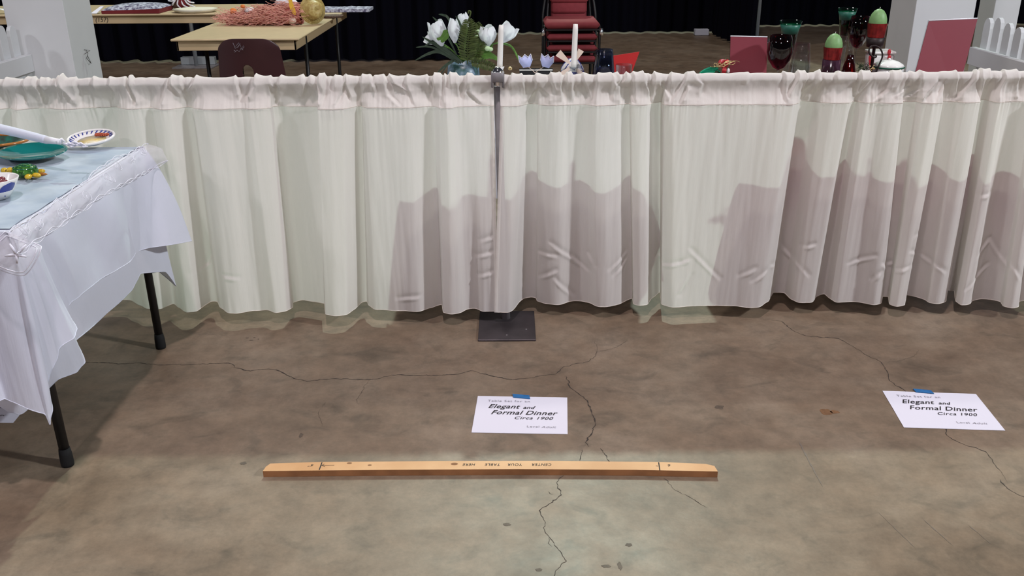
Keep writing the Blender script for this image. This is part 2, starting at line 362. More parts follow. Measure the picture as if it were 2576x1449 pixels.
stain(1582, 1370, .008, .006, mSTAIN2, 11); stain(1355, 1433, .008, .005, mSTAIN2, 12); stain(622, 850, .006, .004, mSTAIN2, 14); stain(632, 856, .008, .003, mSTAIN2, 21); stain(640, 849, .004, .003, mSTAIN2, 23); stain(650, 853, .003, .003, mSTAIN2, 25); stain(1275, 1319, .009, .006, mSTAIN2, 15)

# ------------------------------------------------------------------ the low cream drape across the picture
YR = 3.078                                             # rod line
ZH, ZS, ZR = .05, .803, .880                           # hem, header seam, rod centre
stand = thing('drape_stand', (-.03, YR, 0), 'low steel drape upright with square base plate between the two cream drapes', 'stand')
MB().box((-.122, 2.912, .0), (.083, 3.165, .007), .0015).o('base_plate', mPLATE, stand, False)
for px, py in ((1275, 843), (1324, 828)):
    q = G(px, py, .0071); MB().lathe([(.0035, 0), (.003, .0012), (1e-4, .0014)], q, 10).o('bolt', mCHROME, stand)
t0, t1 = Vector((-.024, YR+.022, .006)), Vector((-.042, YR+.012, .898))
MB().tube([t0, t0.lerp(t1, .5), t1], [.0165, .0155, .0150], 20).o('pole', mSTEEL, stand)
mb = MB(); mb.lathe([(.019, 0), (.021, .006), (.021, .035), (.017, .052), (.008, .060), (1e-4, .062)], t1+Vector((0, -.002, -.035)), 20); mb.o('pole_cap', mCHROME, stand)
mb = MB()
for sgn in (-1, 1):
    mb.box((-.042+sgn*.018-.004, YR-.024, .862), (-.042+sgn*.018+.004, YR+.012, .912), .002)
mb.box((-.060, YR-.026, .880), (-.024, YR-.018, .912), .002); mb.o('rod_bracket', mSTEEL, stand)
q = PY(1283, 172, YR); MB().ell(q, (.008, .006, .006)).o('bracket_tip', mGOLD, stand)
for sgn, x1 in ((-1, -2.6), (1, 2.6)):
    MB().tube([(-.042+sgn*.012, YR, ZR), (x1, YR, ZR+.004)], .0095, 14).o('crossbar', mSTEEL, stand)
for sx in (-2.45, 2.45):
    s2 = thing('drape_stand', (sx, YR, 0), ('left' if sx < 0 else 'right')+'most steel upright holding the outer end of the cream drape rod', 'stand')
    MB().box((sx-.1, YR-.1, 0), (sx+.1, YR+.1, .007), .0015).o('base_plate', mPLATE, s2, False)
    MB().tube([(sx, YR, .006), (sx, YR, .915)], .015, 16).o('pole', mSTEEL, s2)

HEML = [(-330,775),(-260,756),(-190,778),(-120,757),(-60,776),(0,760),(60,780),(120,758),(190,777),(250,758),(305,753),(326,753),(352,766),(373,776),(405,776),(439,762),(449,772),(470,785),(494,783),(518,766),(533,756),(546,756),(557,774),(575,786),(601,787),(641,780),(675,778),(693,786),(719,782),(737,772),(738,759),(759,753),(785,757),(817,762),(819,790),(845,794),(872,791),(892,777),(911,759),(924,756),(927,766),(945,778),(1005,780),(1052,783),(1083,773),(1112,764),(1115,785),(1136,790),(1157,786),(1175,776),(1209,770),(1254,768)]
TOPL = [(-330,-250),(-60,-20),(100,63),(170,148),(200,174),(330,282),(405,339),(480,419),(546,472),(601,560),(693,630),(737,680),(759,697),(819,803),(872,866),(924,907),(985,962),(1052,1030),(1112,1088),(1116,1117),(1175,1150),(1254,1243)]
HEMR = [(1244,766),(1278,768),(1298,764),(1319,749),(1335,745),(1349,748),(1350,756),(1372,762),(1403,766),(1437,757),(1458,755),(1482,760),(1503,770),(1524,771),(1552,765),(1590,749),(1593,764),(1610,769),(1626,766),(1641,748),(1660,733),(1663,764),(1689,772),(1736,769),(1788,767),(1841,768),(1880,772),(1909,772),(1930,758),(1940,743),(1944,734),(1972,735),(1988,751),(2008,760),(2040,760),(2056,743),(2071,737),(2087,750),(2103,760),(2126,758),(2152,757),(2178,762),(2199,766),(2216,762),(2219,744),(2233,745),(2236,764),(2254,771),(2275,766),(2279,740),(2299,744),(2325,752),(2335,760),(2359,764),(2376,758),(2382,728),(2399,730),(2402,756),(2417,767),(2438,764),(2445,755),(2466,750),(2493,752),(2516,758),(2521,769),(2543,775),(2558,772),(2564,756),(2600,752),(2620,770),(2660,775),(2690,756),(2740,760),(2790,774),(2830,756),(2880,770)]
TOPR = [(1244,1259),(1335,1340),(1350,1355),(1372,1382),(1503,1494),(1591,1587),(1641,1645),(1662,1670),(1736,1738),(1860,1939),(1930,2010),(1943,2022),(2045,2140),(2066,2160),(2178,2225),(2199,2255),(2217,2272),(2233,2310),(2237,2322),(2276,2370),(2320,2406),(2376,2467),(2396,2480),(2402,2500),(2440,2523),(2516,2596),(2560,2620),(2600,2660),(2880,2980)]
CREASES = [(1383,625,1480,700),(1362,720,1403,697),(1394,718,1440,768),(1360,655,1400,660),(1540,690,1583,655),(1480,650,1492,680),(1552,707,1585,672),(1662,680,1716,670),(1735,635,1810,712),(1738,695,1708,745),(1716,670,1738,662),(1868,705,1905,682),(1900,715,1935,690),(1945,682,1972,692),(1978,640,2040,710),(2150,680,2210,656),(2209,715,2225,697),(2226,675,2243,690),(2255,693,2292,680),(2292,640,2340,655),(2335,662,2385,697),(2300,675,2325,705),(2475,655,2510,620),(2440,740,2512,685),(2505,615,2565,710),(1000,760,1055,752),(480,700,512,690),(505,690,520,665),(2030,640,2060,630),(1200,650,1240,640),(1205,700,1240,690),(1215,610,1243,600),(560,700,600,705),(2310,600,2330,590),(2470,500,2500,495)]
CR = []
for x0, y0, x1, y1 in CREASES:
    a = PY(x0, y0, 3.06); b = PY(x1, y1, 3.06); CR.append((a.x, a.z, b.x, b.z))
def crease(x, z):
    if z > .62: return 0
    s = 0
    for ax, az, bx, bz in CR:
        if x < min(ax, bx)-.03 or x > max(ax, bx)+.03 or z < min(az, bz)-.03 or z > max(az, bz)+.03: continue
        dx, dz = bx-ax, bz-az; L2 = dx*dx+dz*dz; t = max(0, min(1, ((x-ax)*dx+(z-az)*dz)/L2))
        nx = ((x-ax)*dz-(z-az)*dx)/sqrt(L2); d2 = (x-ax-t*dx)**2+(z-az-t*dz)**2
        s += exp(-d2/.000030)*.0042*sin(pi*(.08+.84*t))-exp(-((nx+.011)**2+max(0, d2-nx*nx))/.00009)*.0025
    return s
HR = [[(13,189),(3,249)],[(60,186),(63,260)],[(72,186),(90,226),(97,262)],[(86,184),(105,226)],[(97,190),(115,204)],[(142,189),(143,247)],[(150,189),(157,247)],[(183,184),(189,260)],[(157,222),(178,252)],[(172,184),(150,215)],[(223,186),(236,218)],[(265,184),(282,236),(281,262)],[(304,189),(328,252)],[(317,194),(341,257)],[(345,186),(328,207)],[(425,186),(409,260)],[(430,207),(446,236)],[(451,194),(461,239)],[(506,189),(467,231)],[(585,186),(600,239)],[(640,194),(627,244)],[(637,186),(642,218),(628,241)],[(684,186),(676,207),(689,223)],[(702,189),(696,265)],[(757,186),(763,220),(757,239)],[(768,186),(805,260)],[(790,186),(812,225)],[(815,191),(807,265)],[(839,186),(841,218)],[(865,207),(844,262)],[(862,186),(883,244)],[(912,189),(905,265)],[(925,189),(938,218)],[(945,189),(936,220)],[(962,189),(972,239),(1009,270)],[(978,202),(1020,228)],[(1025,186),(1022,212),(1046,265)],[(1069,189),(1082,223)],[(1092,186),(1090,232)],[(1108,190),(1112,240)],[(1119,186),(1118,265)],[(1130,188),(1134,210)],[(1148,186),(1153,231)],[(1177,189),(1169,239)],[(1192,191),(1182,212)],[(1182,232),(1216,268)],
[(1290,186),(1283,214)],[(1311,194),(1319,226)],[(1350,189),(1351,268)],[(1350,223),(1324,260)],[(1358,220),(1382,241),(1382,266)],[(1385,195),(1398,228)],[(1410,191),(1413,246)],[(1425,188),(1430,215)],[(1439,186),(1440,240)],[(1465,191),(1486,246)],[(1506,189),(1496,265)],[(1534,186),(1550,215)],[(1547,194),(1544,246)],[(1558,200),(1559,260)],[(1590,186),(1566,208)],[(1593,189),(1602,270)],[(1618,191),(1633,233)],[(1649,189),(1641,262)],[(1660,212),(1683,246)],[(1691,191),(1686,212)],[(1733,191),(1686,262)],[(1741,189),(1767,212),(1762,233)],[(1730,228),(1712,264)],[(1895,186),(1880,202)],[(1976,186),(1979,262)],[(2013,189),(1989,236)],[(2029,186),(2019,257)],[(2057,205),(2023,262)],[(2068,186),(2057,228)],[(2115,182),(2107,199)],[(2170,190),(2162,238)],[(2194,191),(2162,244)],[(2249,184),(2241,228),(2202,257)],[(2275,186),(2257,220)],[(2294,192),(2294,220),(2257,241)],[(2320,186),(2320,228),(2288,247)],[(2357,207),(2322,247)],[(2383,212),(2351,262)],[(2411,186),(2409,240)],[(2459,191),(2412,252)],[(2472,182),(2472,247)],[(2493,190),(2488,214)],[(2530,198),(2509,252)],[(2564,186),(2564,247)]]
RIDGES = []
for q, pl_ in enumerate(HR):
    w_ = [PY(x, y, 3.055) for x, y in pl_]; w_.sort(key=lambda v: v.z); RIDGES.append(([v.z for v in w_], [v.x for v in w_], w_[0].z, .75+.5*((q*37) % 11)/11, w_[-1].z, pl_[0][1] < 200, 1 if (q*7) % 5 < 3 else -1))
for q in range(24):
    for sg in (-1, 1):
        x = sg*(1.76+q*.045+.01*sin(q*3)); RIDGES.append(([ZS, ZR+.02], [x+.01*sin(q*5), x], ZS-.01, .8, ZR+.02, True, sg))
def ridge_x(R, z):
    zs, xs = R[0], R[1]
    if z < R[2]-.018 or (z > R[4]+.018 and not R[5]): return 99
    if z >= zs[-1]: return xs[-1]
    if z <= zs[0]: return xs[0]
    return interp(z, zs, xs)
def panel(name, hem, topm, label, side):
    HP = [G(x, y, ZH) for x, y in hem]; hx = [p[0] for p in hem]
    tx = [a for a, b in topm]; ty = [b for a, b in topm]
    cols = []                                         # (hem point, hem pixel x)
    for i in range(len(HP)-1):
        a = HP[max(i-1, 0)]; b = HP[i]; c = HP[i+1]; d = HP[min(i+2, len(HP)-1)]
        L = (c-b).length; k = max(2, int(L/.0035)); sharp = abs(hem[i+1][0]-hem[i][0]) < 5
        for j in range(k):
            t = j/k
            if sharp: p = b.lerp(c, t*t*(3-2*t))
            else:
                # tangents limited so folds keep their reach
                p = .5*((2*b)+(c-a)*t*.8+(2*a-5*b+4*c-d)*t*t*.8+(3*b-a-3*c+d)*t**3*.8) if False else b.lerp(c, 0) + (c-b)*t
                u = t*t*(3-2*t); p = Vector((b.x+(c.x-b.x)*t, b.y+(c.y-b.y)*(u*.7+t*.3), 0))
            cols.append((p.x, p.y, hem[i][0]+(hem[i+1][0]-hem[i][0])*t))
    cols.append((HP[-1].x, HP[-1].y, hem[-1][0]))
    # light smoothing of the hem depth to round the folds
    Ys = [c[1] for c in cols]
    Xs = [c[0] for c in cols]
    for _ in range(6): Xs = [Xs[0]]+[(Xs[i-1]+2*Xs[i]+Xs[i+1])/4 for i in range(1, len(Xs)-1)]+[Xs[-1]]
    cols = [(Xs[i], c[1], c[2]) for i, c in enumerate(cols)]
    for _ in range(16): Ys = [Ys[0]]+[(Ys[i-1]+2*Ys[i]+Ys[i+1])/4 for i in range(1, len(Ys)-1)]+[Ys[-1]]
    NB, NHD, NT = 140, 26, 16; n_ = len(cols)
    tops = [PY(interp(c[2], tx, ty), 262, 3.055).x for c in cols]
    for _ in range(2): tops = [tops[0]]+[(tops[i-1]+2*tops[i]+tops[i+1])/4 for i in range(1, len(tops)-1)]+[tops[-1]]
    rows = []
    def body(i, t):
        hxw, _, hp = cols[i]; hy = Ys[i]; d = hy-3.105; X = tops[i]+(hxw-tops[i])*t
        e = t**.7; Y = (YR-.028)*(1-t)+3.100*t+d*(.40+.60*e)
        ed = (n_ - 1 - i) if side < 0 else i; k_ = exp(-(max(0, ed*.0035-.05)/.03)**2); Y = Y*(1-k_)+(3.058-.004*side)*k_
        z = ZS+(ZH-ZS)*t
        Y += .0028*nz(X*26, t*1.6, 3+side)*(1-t)*1.6+.0016*nz(X*70, z*6, 9)
        g = exp(-(t/.06)**2); Y += g*.0035*nz(X*120, 1, side)         # small puckers below the seam
        Y -= crease(X, z)
        return Vector((X, Y, z+.002*nz(X*20, 5)*t))
    edgeX = None
    for r in range(NB+1):                              # hem -> seam
        t = 1-(r/NB)
        rows.append([body(i, t) for i in range(len(cols))])
    seamY = [p.y for p in rows[-1]]; n = len(cols)
    def fold(x, z):
        # pinched ridges of the rod pocket, plus a soft irregular rumple
        k = 0
        for R in RIDGES:
            xx = x-ridge_x(R, z)
            if abs(xx) < .05:
                x2 = xx*R[6]; fd = min(1, max(0, (R[4]+.018-z)/.018)) if not R[5] else 1; fd *= min(1, max(0, (z-R[2]+.018)/.018))
                k += fd*R[3]*((exp(-x2/.016) if x2 > 0 else exp(x2/.0030)) - .45*exp(-((x2+.009)/.006)**2))
        s = z-ZS
        return k+.28*nz(x*16+s*20*nz(x*3, 4), z*14, 2)+.12*nz(x*45+s*40, z*20, 5)
    def env(x):                                         # tight smooth spans between the gathers
        return .25+.95*max(0, min(1, .55+1.6*nz(x*4.2, 31.0)))
    for r in range(1, NHD+1):                          # seam -> front of rod
        u = r/NHD; z = ZS+(ZR-ZS)*u; row = []
        for i in range(n):
            X = tops[i]; Y = (YR-.0195)*u+seamY[i]*(1-u)+.012*sin(pi*u)
            dd = fold(X, z)*.0095*min(1, u*5+.05)
            row.append(Vector((X+.004*nz(X*14, z*16)*sin(pi*u), Y-max(dd, -.007), z+.004*nz(X*22, 4)*(1-u)*min(1, u*8))))
        rows.append(row)
    for r in range(1, NT+1):                           # over the rod
        a = pi*r/NT; row = []
        for i in range(n):
            X = tops[i]; b = fold(X, ZR+.010*sin(a)); rr = .0195
            puff = max(0, b)*.0085+max(0, nz(X*19, 8))*.006; s = sin(a)
            row.append(Vector((X+.006*nz(X*15, a), YR-(rr+max(-.007, b*.0095)*(1-a/pi))*cos(a), ZR+(rr+puff)*s)))
        rows.append(row)
    for r in range(1, 9):                              # back of the pocket
        u = r/8; rows.append([Vector((tops[i], YR+.0195*(1-u)+u*(seamY[i]-YR+.003)+.004*nz(tops[i]*20, u), ZR+(ZS-ZR)*u)) for i in range(n)])
    o = MB().grid(rows).o(name, mCURT, None); tag(o, label, 'curtain', 'low cream drapes hung from a rod')
    # turned and stitched side edge
    i0 = 0 if side > 0 else n-1; st = MB(); sg = 1 if side > 0 else -1
    e = []
    for r in range(0, NB+1, 2):
        p = rows[r][i0]; wv = .0012*sin(r*.95); e.append([p+Vector((0, -.0008-wv*.3, 0)), p+Vector((sg*.004, -.0026-wv, 0)), p+Vector((sg*.010, -.0022+wv*.4, 0)), p+Vector((sg*.012, -.0004, 0))])
    st.grid(e).o('side_hem', mCURT, o)
    hb = []                                            # double-thick bottom hem
    for i in range(n):
        a = rows[0][i]; hb.append(a)
    MB().tube(hb[::2], .0009, 5).o('bottom_hem', mSTITCH, o)
    sb = [rows[NB][i]+Vector((0, -.0022, .0)) for i in range(0, n, 2)]
    MB().tube(sb, .0007, 4).o('header_seam', mSTITCH, o)
    return o
panel('cream_drape', HEML, TOPL, 'gathered sheer cream drape to the left of the central steel upright', -1)
panel('cream_drape', HEMR, TOPR, 'gathered sheer cream drape to the right of the central steel upright', 1)

# ------------------------------------------------------------------ signs on the floor
def floor_sign(cs, label, tapepx):
    tl, tr, br, bl = [G(x, y, .0012) for x, y in cs]
    t = thing('paper_sign', (tl+br)/2*1.0, label, 'sign', 'printed dinner signs taped to the floor'); OR[t.name] = Vector(((tl+br)/2).to_tuple())
    rows = []
    for i in range(9):
        v = i/8; rows.append([(tl.lerp(tr, j/8)).lerp(bl.lerp(br, j/8), v)+Vector((0, 0, .0005*max(0, nz(j*.5, v*3)))) for j in range(9)])
    k = MB().grid(rows); s = MB().add([v-Vector((0, 0, .0006)) for v in k.v], [tuple(reversed(f)) for f in k.f]); k.add(s.v, s.f)
    k.o('paper_sheet', mPAPER, t)
    xd = (tr-tl); yd = (tl-bl); w = xd.length; h = yd.length; x = xd.normalized(); y = yd.normalized()
    def put(s, u, v, size, m, sh=0, off=0, sp=1.0, sx=1.0):
        o = tl+x*w*u-y*h*v+Vector((0, 0, .0009)); M = plane_frame(o, x, y) @ Matrix.Diagonal((sx, 1, 1, 1))
        text_mesh('printed_line', s, M, size, m, t, sh, 0, off, sp)
    put('Table Set for an', .12, .165, .0165, mGREYINK, 0, 0, 1.15, 1.05)
    put('Elegant', .13, .345, .034, mINK, .35, .0003, 1.05, .92); put('and', .515, .345, .023, mINK, .35, .0003, 1.05, 1.0)
    put('Formal Dinner', .17, .51, .034, mINK, .35, .0003, 1.05, .93)
    put('Circa 1900', .425, .635, .023, mINK, .35, .0001, 1.1, 1.02)
    put('Level', .57, .845, .015, mGREYINK, 0, 0, 1.1, 1.1); put('Adult', .725, .85, .015, mGREYINK, .3, 0, 1.1, 1.15)
    a, b = tapepx; p = G(a, cs[0][1]-3, .0032); q = G(b, cs[0][1]+1, .0032); n = y*.019
    tb = MB().add([p+n*.35, q+n*.35+x*-.003, q-n*.85, p-n*.85+x*.003], [(0, 1, 2, 3)]); kk = MB().add([v+Vector((0, 0, -.0008)) for v in tb.v], [(3, 2, 1, 0), ]); tb.add(kk.v, kk.f)
    tb.o('tape', mTAPE, t, False)
floor_sign([(1202,996),(1427,1000),(1428,1092),(1186,1088)], 'printed white dinner sign taped to floor in front of the steel base plate', (1289, 1334))
floor_sign([(2220,983),(2455,991),(2529,1083),(2274,1075)], 'printed white dinner sign taped to floor at far right, across a crack', (2298, 2346))

# ------------------------------------------------------------------ pine batten
bt = thing('wooden_batten', G(1233, 1190), 'flat pine batten with hand lettering lying on the concrete floor', 'board')
za = .019
TF = [G(x, y, za) for x, y in ((661,1185),(670,1172),(680,1165),(808,1161),(1380,1159),(1662,1161),(1775,1167),(1795,1174),(1806,1186),(1500,1182),(1100,1180))]
outline = [TF[0], TF[8], TF[7], TF[6], TF[5], TF[4], TF[3], TF[2], TF[1]]
def fr(a, b, k): return [a.lerp(b, i/k) for i in range(k)]
front = [G(661,1185,za), G(960,1182,za), G(1300,1180,za), G(1600,1182,za), G(1806,1186,za)]
back = [G(1797,1172,za), G(1775,1167,za), G(1660,1162,za), G(1380,1159.5,za), G(1100,1160,za), G(808,1162,za), G(680,1166,za), G(669,1174,za)]
ring = front+back; n = len(ring); vs = ring+[Vector((p.x, p.y, .0005)) for p in ring]
b1 = MB().add(vs, [tuple(range(n)), tuple(range(2*n-1, n-1, -1))]+[(i, i+n, (i+1) % n+n, (i+1) % n) for i in range(n)])
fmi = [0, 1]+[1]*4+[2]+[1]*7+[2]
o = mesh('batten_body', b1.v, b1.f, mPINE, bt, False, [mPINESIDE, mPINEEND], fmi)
def ground_line(pts, w, name, m, par, z):
    P = [G(x, y, z) for x, y in pts]; rows = []
    for i, p in enumerate(P):
        t = (P[min(i+1, len(P)-1)]-P[max(i-1, 0)]).normalized(); s = Vector((-t.y, t.x, 0))*w/2; rows.append([p-s, p+s])
    MB().grid(rows).o(name, m, par, False)
zi = za+.0004
ground_line([(810,1163),(803,1182)], .003, 'pencil_mark', mINK, bt, zi); ground_line([(1657,1163),(1660,1183)], .003, 'pencil_mark', mINK, bt, zi)
ground_line([(811,1170.5),(841,1170)], .0012, 'arrow_line', mINK, bt, zi); ground_line([(816,1167),(809,1170.5),(817,1173.5)], .002, 'arrow_head', mINK, bt, zi)
ground_line([(1656,1172.5),(1650,1172)], .002, 'arrow_head', mINK, bt, zi)
xd = (front[2]-front[3]).normalized()                   # lettering reads from the far side
for s, px, sz in (('CENTER', 1388, .0128), ('YOUR', 1314, .0128), ('TABLE', 1259, .0128), ('HERE', 1196, .0128)):
    text_mesh('hand_lettering', s, plane_frame(G(px, 1166, zi), xd, (0, -1, 0)) @ Matrix.Diagonal((1, 1.15, 1, 1)), sz*1.05, mINK, bt, .15, 0, .0001, 1.12)
text_mesh('hand_lettering', '6', plane_frame(G(1687, 1168, zi), xd, (0, -1, 0)), .016, mINK, bt, .2)
text_mesh('hand_lettering', '6"', plane_frame(G(790, 1168, zi), xd, (0, -1, 0)), .016, mINK, bt, .2)
for px, py, r in ((879,1165,.005),(930,1170,.004),(1143,1167,.007)):
    c = G(px, py, zi-.0001); MB().add([c]+[c+Vector((cos(a*pi/8)*r*1.4, sin(a*pi/8)*r*.8, 0)) for a in range(16)], [(0, k+1, (k+1) % 16+1) for k in range(16)]).o('knot', mKNOT, bt, False)

# ------------------------------------------------------------------ front left table with cloths
XE, YF, YN, ZT = -1.195, 2.925, 2.075, .700
ft = thing('folding_table', (-2.0, 2.5, 0), 'black-legged folding table at far left beneath layered white cloths', 'table')
MB().box((-2.95, YN+.01, ZT-.032), (XE-.004, YF-.01, ZT-.004), .004).o('tabletop', mTANED, ft, False)
for lx, ly in ((-1.229, 2.883), (-1.227, 2.149), (-2.85, 2.883), (-2.85, 2.149)):
    lg = MB().tube([(lx, ly, .012), (lx-.004, ly, ZT-.032)], .0135, 16).o('leg', mBLKTUBE, ft)
    MB().lathe([(.0165, 0), (.0175, .008), (.017, .035), (.0145, .055)], (lx, ly, 0), 18).o('foot_cap', mRUBBER, lg)
def skirt(name, pairs, mats, label, amp, seed, zt, dens=.006, top=True):
    """pairs: (edge point at table level, hem point); lofted with folds that grow downwards"""
    A = smooth_pts([p[0] for p in pairs], 14); B = [];
    for i in range(len(pairs)-1):
        for j in range(14): B.append(pairs[i][1].lerp(pairs[i+1][1], j/14))
    B.append(pairs[-1][1])
    for _ in range(4): B = [B[0]]+[(B[i-1]+2*B[i]+B[i+1])/4 if i % 14 else B[i]*.75+(B[i-1]+B[i+1])*.125 for i in range(1, len(B)-1)]+[B[-1]]
    rows = []; nr = 34
    for r in range(nr+1):
        t = r/nr; row = []
        for i, (a, b) in enumerate(zip(A, B)):
            q = a.lerp(b, t); out = (b-a); out.z = 0
            sag = (t**.6-t)*.6; q = q+out*sag
            tg = (A[min(i+1, len(A)-1)]-A[max(i-1, 0)]); nn = Vector((tg.y, -tg.x, 0)); nn = -nn.normalized() if nn.length > 0 else nn
            w = nz(i*.055+seed, t*.5, seed)*amp*sin(pi*min(1, t*.75))*2.2+.0006*nz(i*.3, t*6, seed)
            row.append(q+nn*w)
        rows.append(row)
    mb = MB(); mb.grid(rows); o = mb.o(name, mats, None); tag(o, label, 'tablecloth', 'white cloths over the left table')
    if top:
        MB().add([(-2.9, YN, zt), (XE-.002, YN, zt), (XE-.002, YF, zt), (-2.9, YF, zt)], [(0, 1, 2, 3)]).o('flat_top', mats, o, False)
    MB().tube([p+Vector((0, 0, .0005)) for p in rows[-1]], .0012, 5).o('stitched_hem', mCLOTH, o)
    return o
def E(x, y, z=ZT+.003): return Vector((x, y, z))
zt = ZT+.003
pr_ = [(E(-2.9, YF), Vector((-2.9, 2.99, .40))), (E(-1.6, YF), Vector((-1.6, 2.985, .41))), (E(-1.30, YF), PY(395, 590, 2.99)), (E(-1.205, YF), PY(455, 600, 2.99)),
       (E(XE, YF-.004), PY(482, 606, 2.975)), (E(XE, 2.88), PX(430, 616, -1.125)), (E(XE, 2.80), PX(380, 624, -1.165)), (E(XE, 2.70), PX(344, 636, -1.18)),
       (E(XE, 2.60), PX(318, 660, -1.165)), (E(XE, 2.50), PX(283, 686, -1.165)), (E(XE, 2.38), PX(243, 711, -1.165)), (E(XE, 2.28), PX(205, 738, -1.17)), (E(XE, 2.20), PX(180, 759, -1.18)),
       (E(XE, 2.15), PX(176, 790, -1.17)), (E(XE, 2.125), PX(207, 828, -1.125)), (E(XE, 2.11), PX(190, 852, -1.13)), (E(XE, 2.095), PX(150, 879, -1.155)), (E(XE, 2.085), PX(126, 930, -1.175)),
       (E(XE, YN+.004), PX(118, 985, -1.180)), (E(XE-.003, YN), PY(130, 1068, 2.03)), (E(-1.23, YN), PY(113, 1042, 2.025)), (E(-1.29, YN), PY(66, 1031, 2.02)), (E(-1.36, YN), PY(13, 1008, 2.03)),
       (E(-1.50, YN), PY(-70, 995, 2.00)), (E(-2.9, YN), Vector((-2.9, 2.02, .26)))]
skirt('tablecloth', pr_, mCLOTH, 'upper white tablecloth on left table, its pointed corner flaring over the far black leg', .012, 2.3, zt)
i_ = .012
pr2 = [(E(-2.9, YF-.006, zt-.003), Vector((-2.9, 2.96, .30))), (E(-1.5, YF-.006, zt-.003), Vector((-1.5, 2.955, .30))), (E(-1.27, YF-.006, zt-.003), PY(372, 690, 2.95)), (E(-1.215, YF-.006, zt-.003), PY(400, 684, 2.955)), (E(XE-.004, YF-.01, zt-.003), PY(447, 722, 2.945)),
       (E(XE-.004, 2.87, zt-.003), PX(420, 683, -1.175)), (E(XE-.004, 2.78, zt-.003), PX(350, 688, -1.185)), (E(XE-.004, 2.66, zt-.003), PX(332, 728, -1.183)), (E(XE-.004, 2.50, zt-.003), PX(288, 773, -1.183)), (E(XE-.004, 2.38, zt-.003), PX(247, 808, -1.183)),
       (E(XE-.004, 2.28, zt-.003), PX(205, 843, -1.183)), (E(XE-.004, 2.18, zt-.003), PX(180, 862, -1.185)), (E(XE-.004, 2.13, zt-.003), PX(192, 860, -1.175)), (E(XE-.004, 2.10, zt-.003), PX(217, 912, -1.150)), (E(XE-.006, YN+.006, zt-.003), PX(194, 937, -1.160)),
       (E(-1.22, YN+.006, zt-.003), PX(146, 954, -1.19)), (E(-1.30, YN+.006, zt-.003), PY(49, 1051, 2.075)), (E(-1.45, YN+.006, zt-.003), Vector((-1.45, 2.09, .32))), (E(-2.9, YN+.006, zt-.003), Vector((-2.9, 2.09, .30)))]
skirt('tablecloth', pr2, mCLOTH, 'lower white tablecloth on left table, showing beneath the upper cloth hem', .006, 5.1, zt-.003, top=False)
# rumpled pale blue satin on top
rows = []
for i in range(70):
    v = i/69; row = []
    for j in range(110):
        u = j/109; x = -2.1+(XE-.012+2.1)*u; y = YN+.012+(YF-YN-.02)*v
        d = min(1, (1-u)*12, v*14, (1-v)*14)
        z = zt+.003+.009*d*max(0, nz(x*4+y*3, y*15-x*2, 1)+.1)+.003*d*abs(nz(x*9, y*30))
        row.append(Vector((x+.006*nz(x*9, y*9), y, z)))
    rows.append(row)
rn = MB().grid(rows).o('satin_overlay', mBLUECL, None); tag(rn, 'rumpled pale blue satin cloth covering the top of the left table', 'cloth')
# grey woven runner strip whose edge shows at the far corner
rows = []
for i in range(12):
    t = i/11; a = PY(362, 366, YF-.02).lerp(PY(366, 385, YF+.0), t); rows.append([a+Vector((-.05*t, .01, .001)), a+Vector((.01+.012*t, 0, -.03*t))])
rr_ = []
for i in range(14):
    t = i/13; z = ZT+.006-.075*max(0, t-.15); xx = XE+.0+.030*max(0, t-.15); rr_.append([Vector((xx-.012, YF-.06+.0*t, z)), Vector((xx, YF-.004+.008*t, z+.001))])
sl = MB().grid(rr_).o('woven_runner', mSLUB, None); tag(sl, 'grey woven runner edge peeking out at far corner of the left table', 'cloth')

# embroidered organza overlay hanging over the edge
US = [(372,363),(345,376),(318,392),(290,398),(262,418),(238,432),(212,462),(190,472),(160,500),(140,507),(112,535),(96,538),(60,566),(38,570),(20,595)]
LS = [(420,404),(385,425),(345,446),(335,452),(300,470),(262,492),(245,500),(212,530),(190,538),(150,572),(128,580),(100,605),(80,612),(62,632),(40,640)]
U3 = [PX(x, y, XE+.002+.006*(k/14)) for k, (x, y) in enumerate(US)]
L3 = [PX(x, y, -1.140-.0*(k/14)) for k, (x, y) in enumerate(LS)]
L3[0] = PY(421, 405, 2.955); L3[1] = PY(385, 425, 2.90)
Us = smooth_pts(U3, 10); Ls = smooth_pts(L3, 10); nU = len(Us)
rows = []
for r in range(12):
    t = r/11; rows.append([Us[i].lerp(Ls[i], t)+Vector((.020*sin(pi*t)*(.7+.5*nz(i*.09, t)), 0, .012*sin(pi*t)))+Vector((.006*nz(i*.15, t*3), 0, 0)) for i in range(nU)])
lace = MB().grid(rows).o('organza_overlay', mLACE, None); tag(lace, 'sheer white organza overlay with embroidered scalloped bands along the left table edge', 'tablecloth')
def chain(path, amp, freq, name, offs=.0025):
    n = len(path); cum = [0]
    for i in range(1, n): cum.append(cum[-1]+(path[i]-path[i-1]).length)
    for sg in (1, -1):
        P = []
        m = int(cum[-1]/.004)
        for k in range(m+1):
            s = cum[-1]*k/m; i = 0
            while i < n-2 and cum[i+1] < s: i += 1
            f = (s-cum[i])/max(1e-6, cum[i+1]-cum[i]); p = path[i].lerp(path[i+1], f); tg = (path[i+1]-path[i]).normalized(); sd = tg.cross(Vector((1, 0, 0))).normalized()
            P.append(p+sd*amp*sg*sin(pi*s*freq)+Vector((offs, 0, offs)))
        MB().tube(P, .0010, 5).o(name, mLACEED, lace)
chain(Us, .0042, 17, 'scalloped_band'); chain(Ls, .0048, 14, 'scalloped_band')
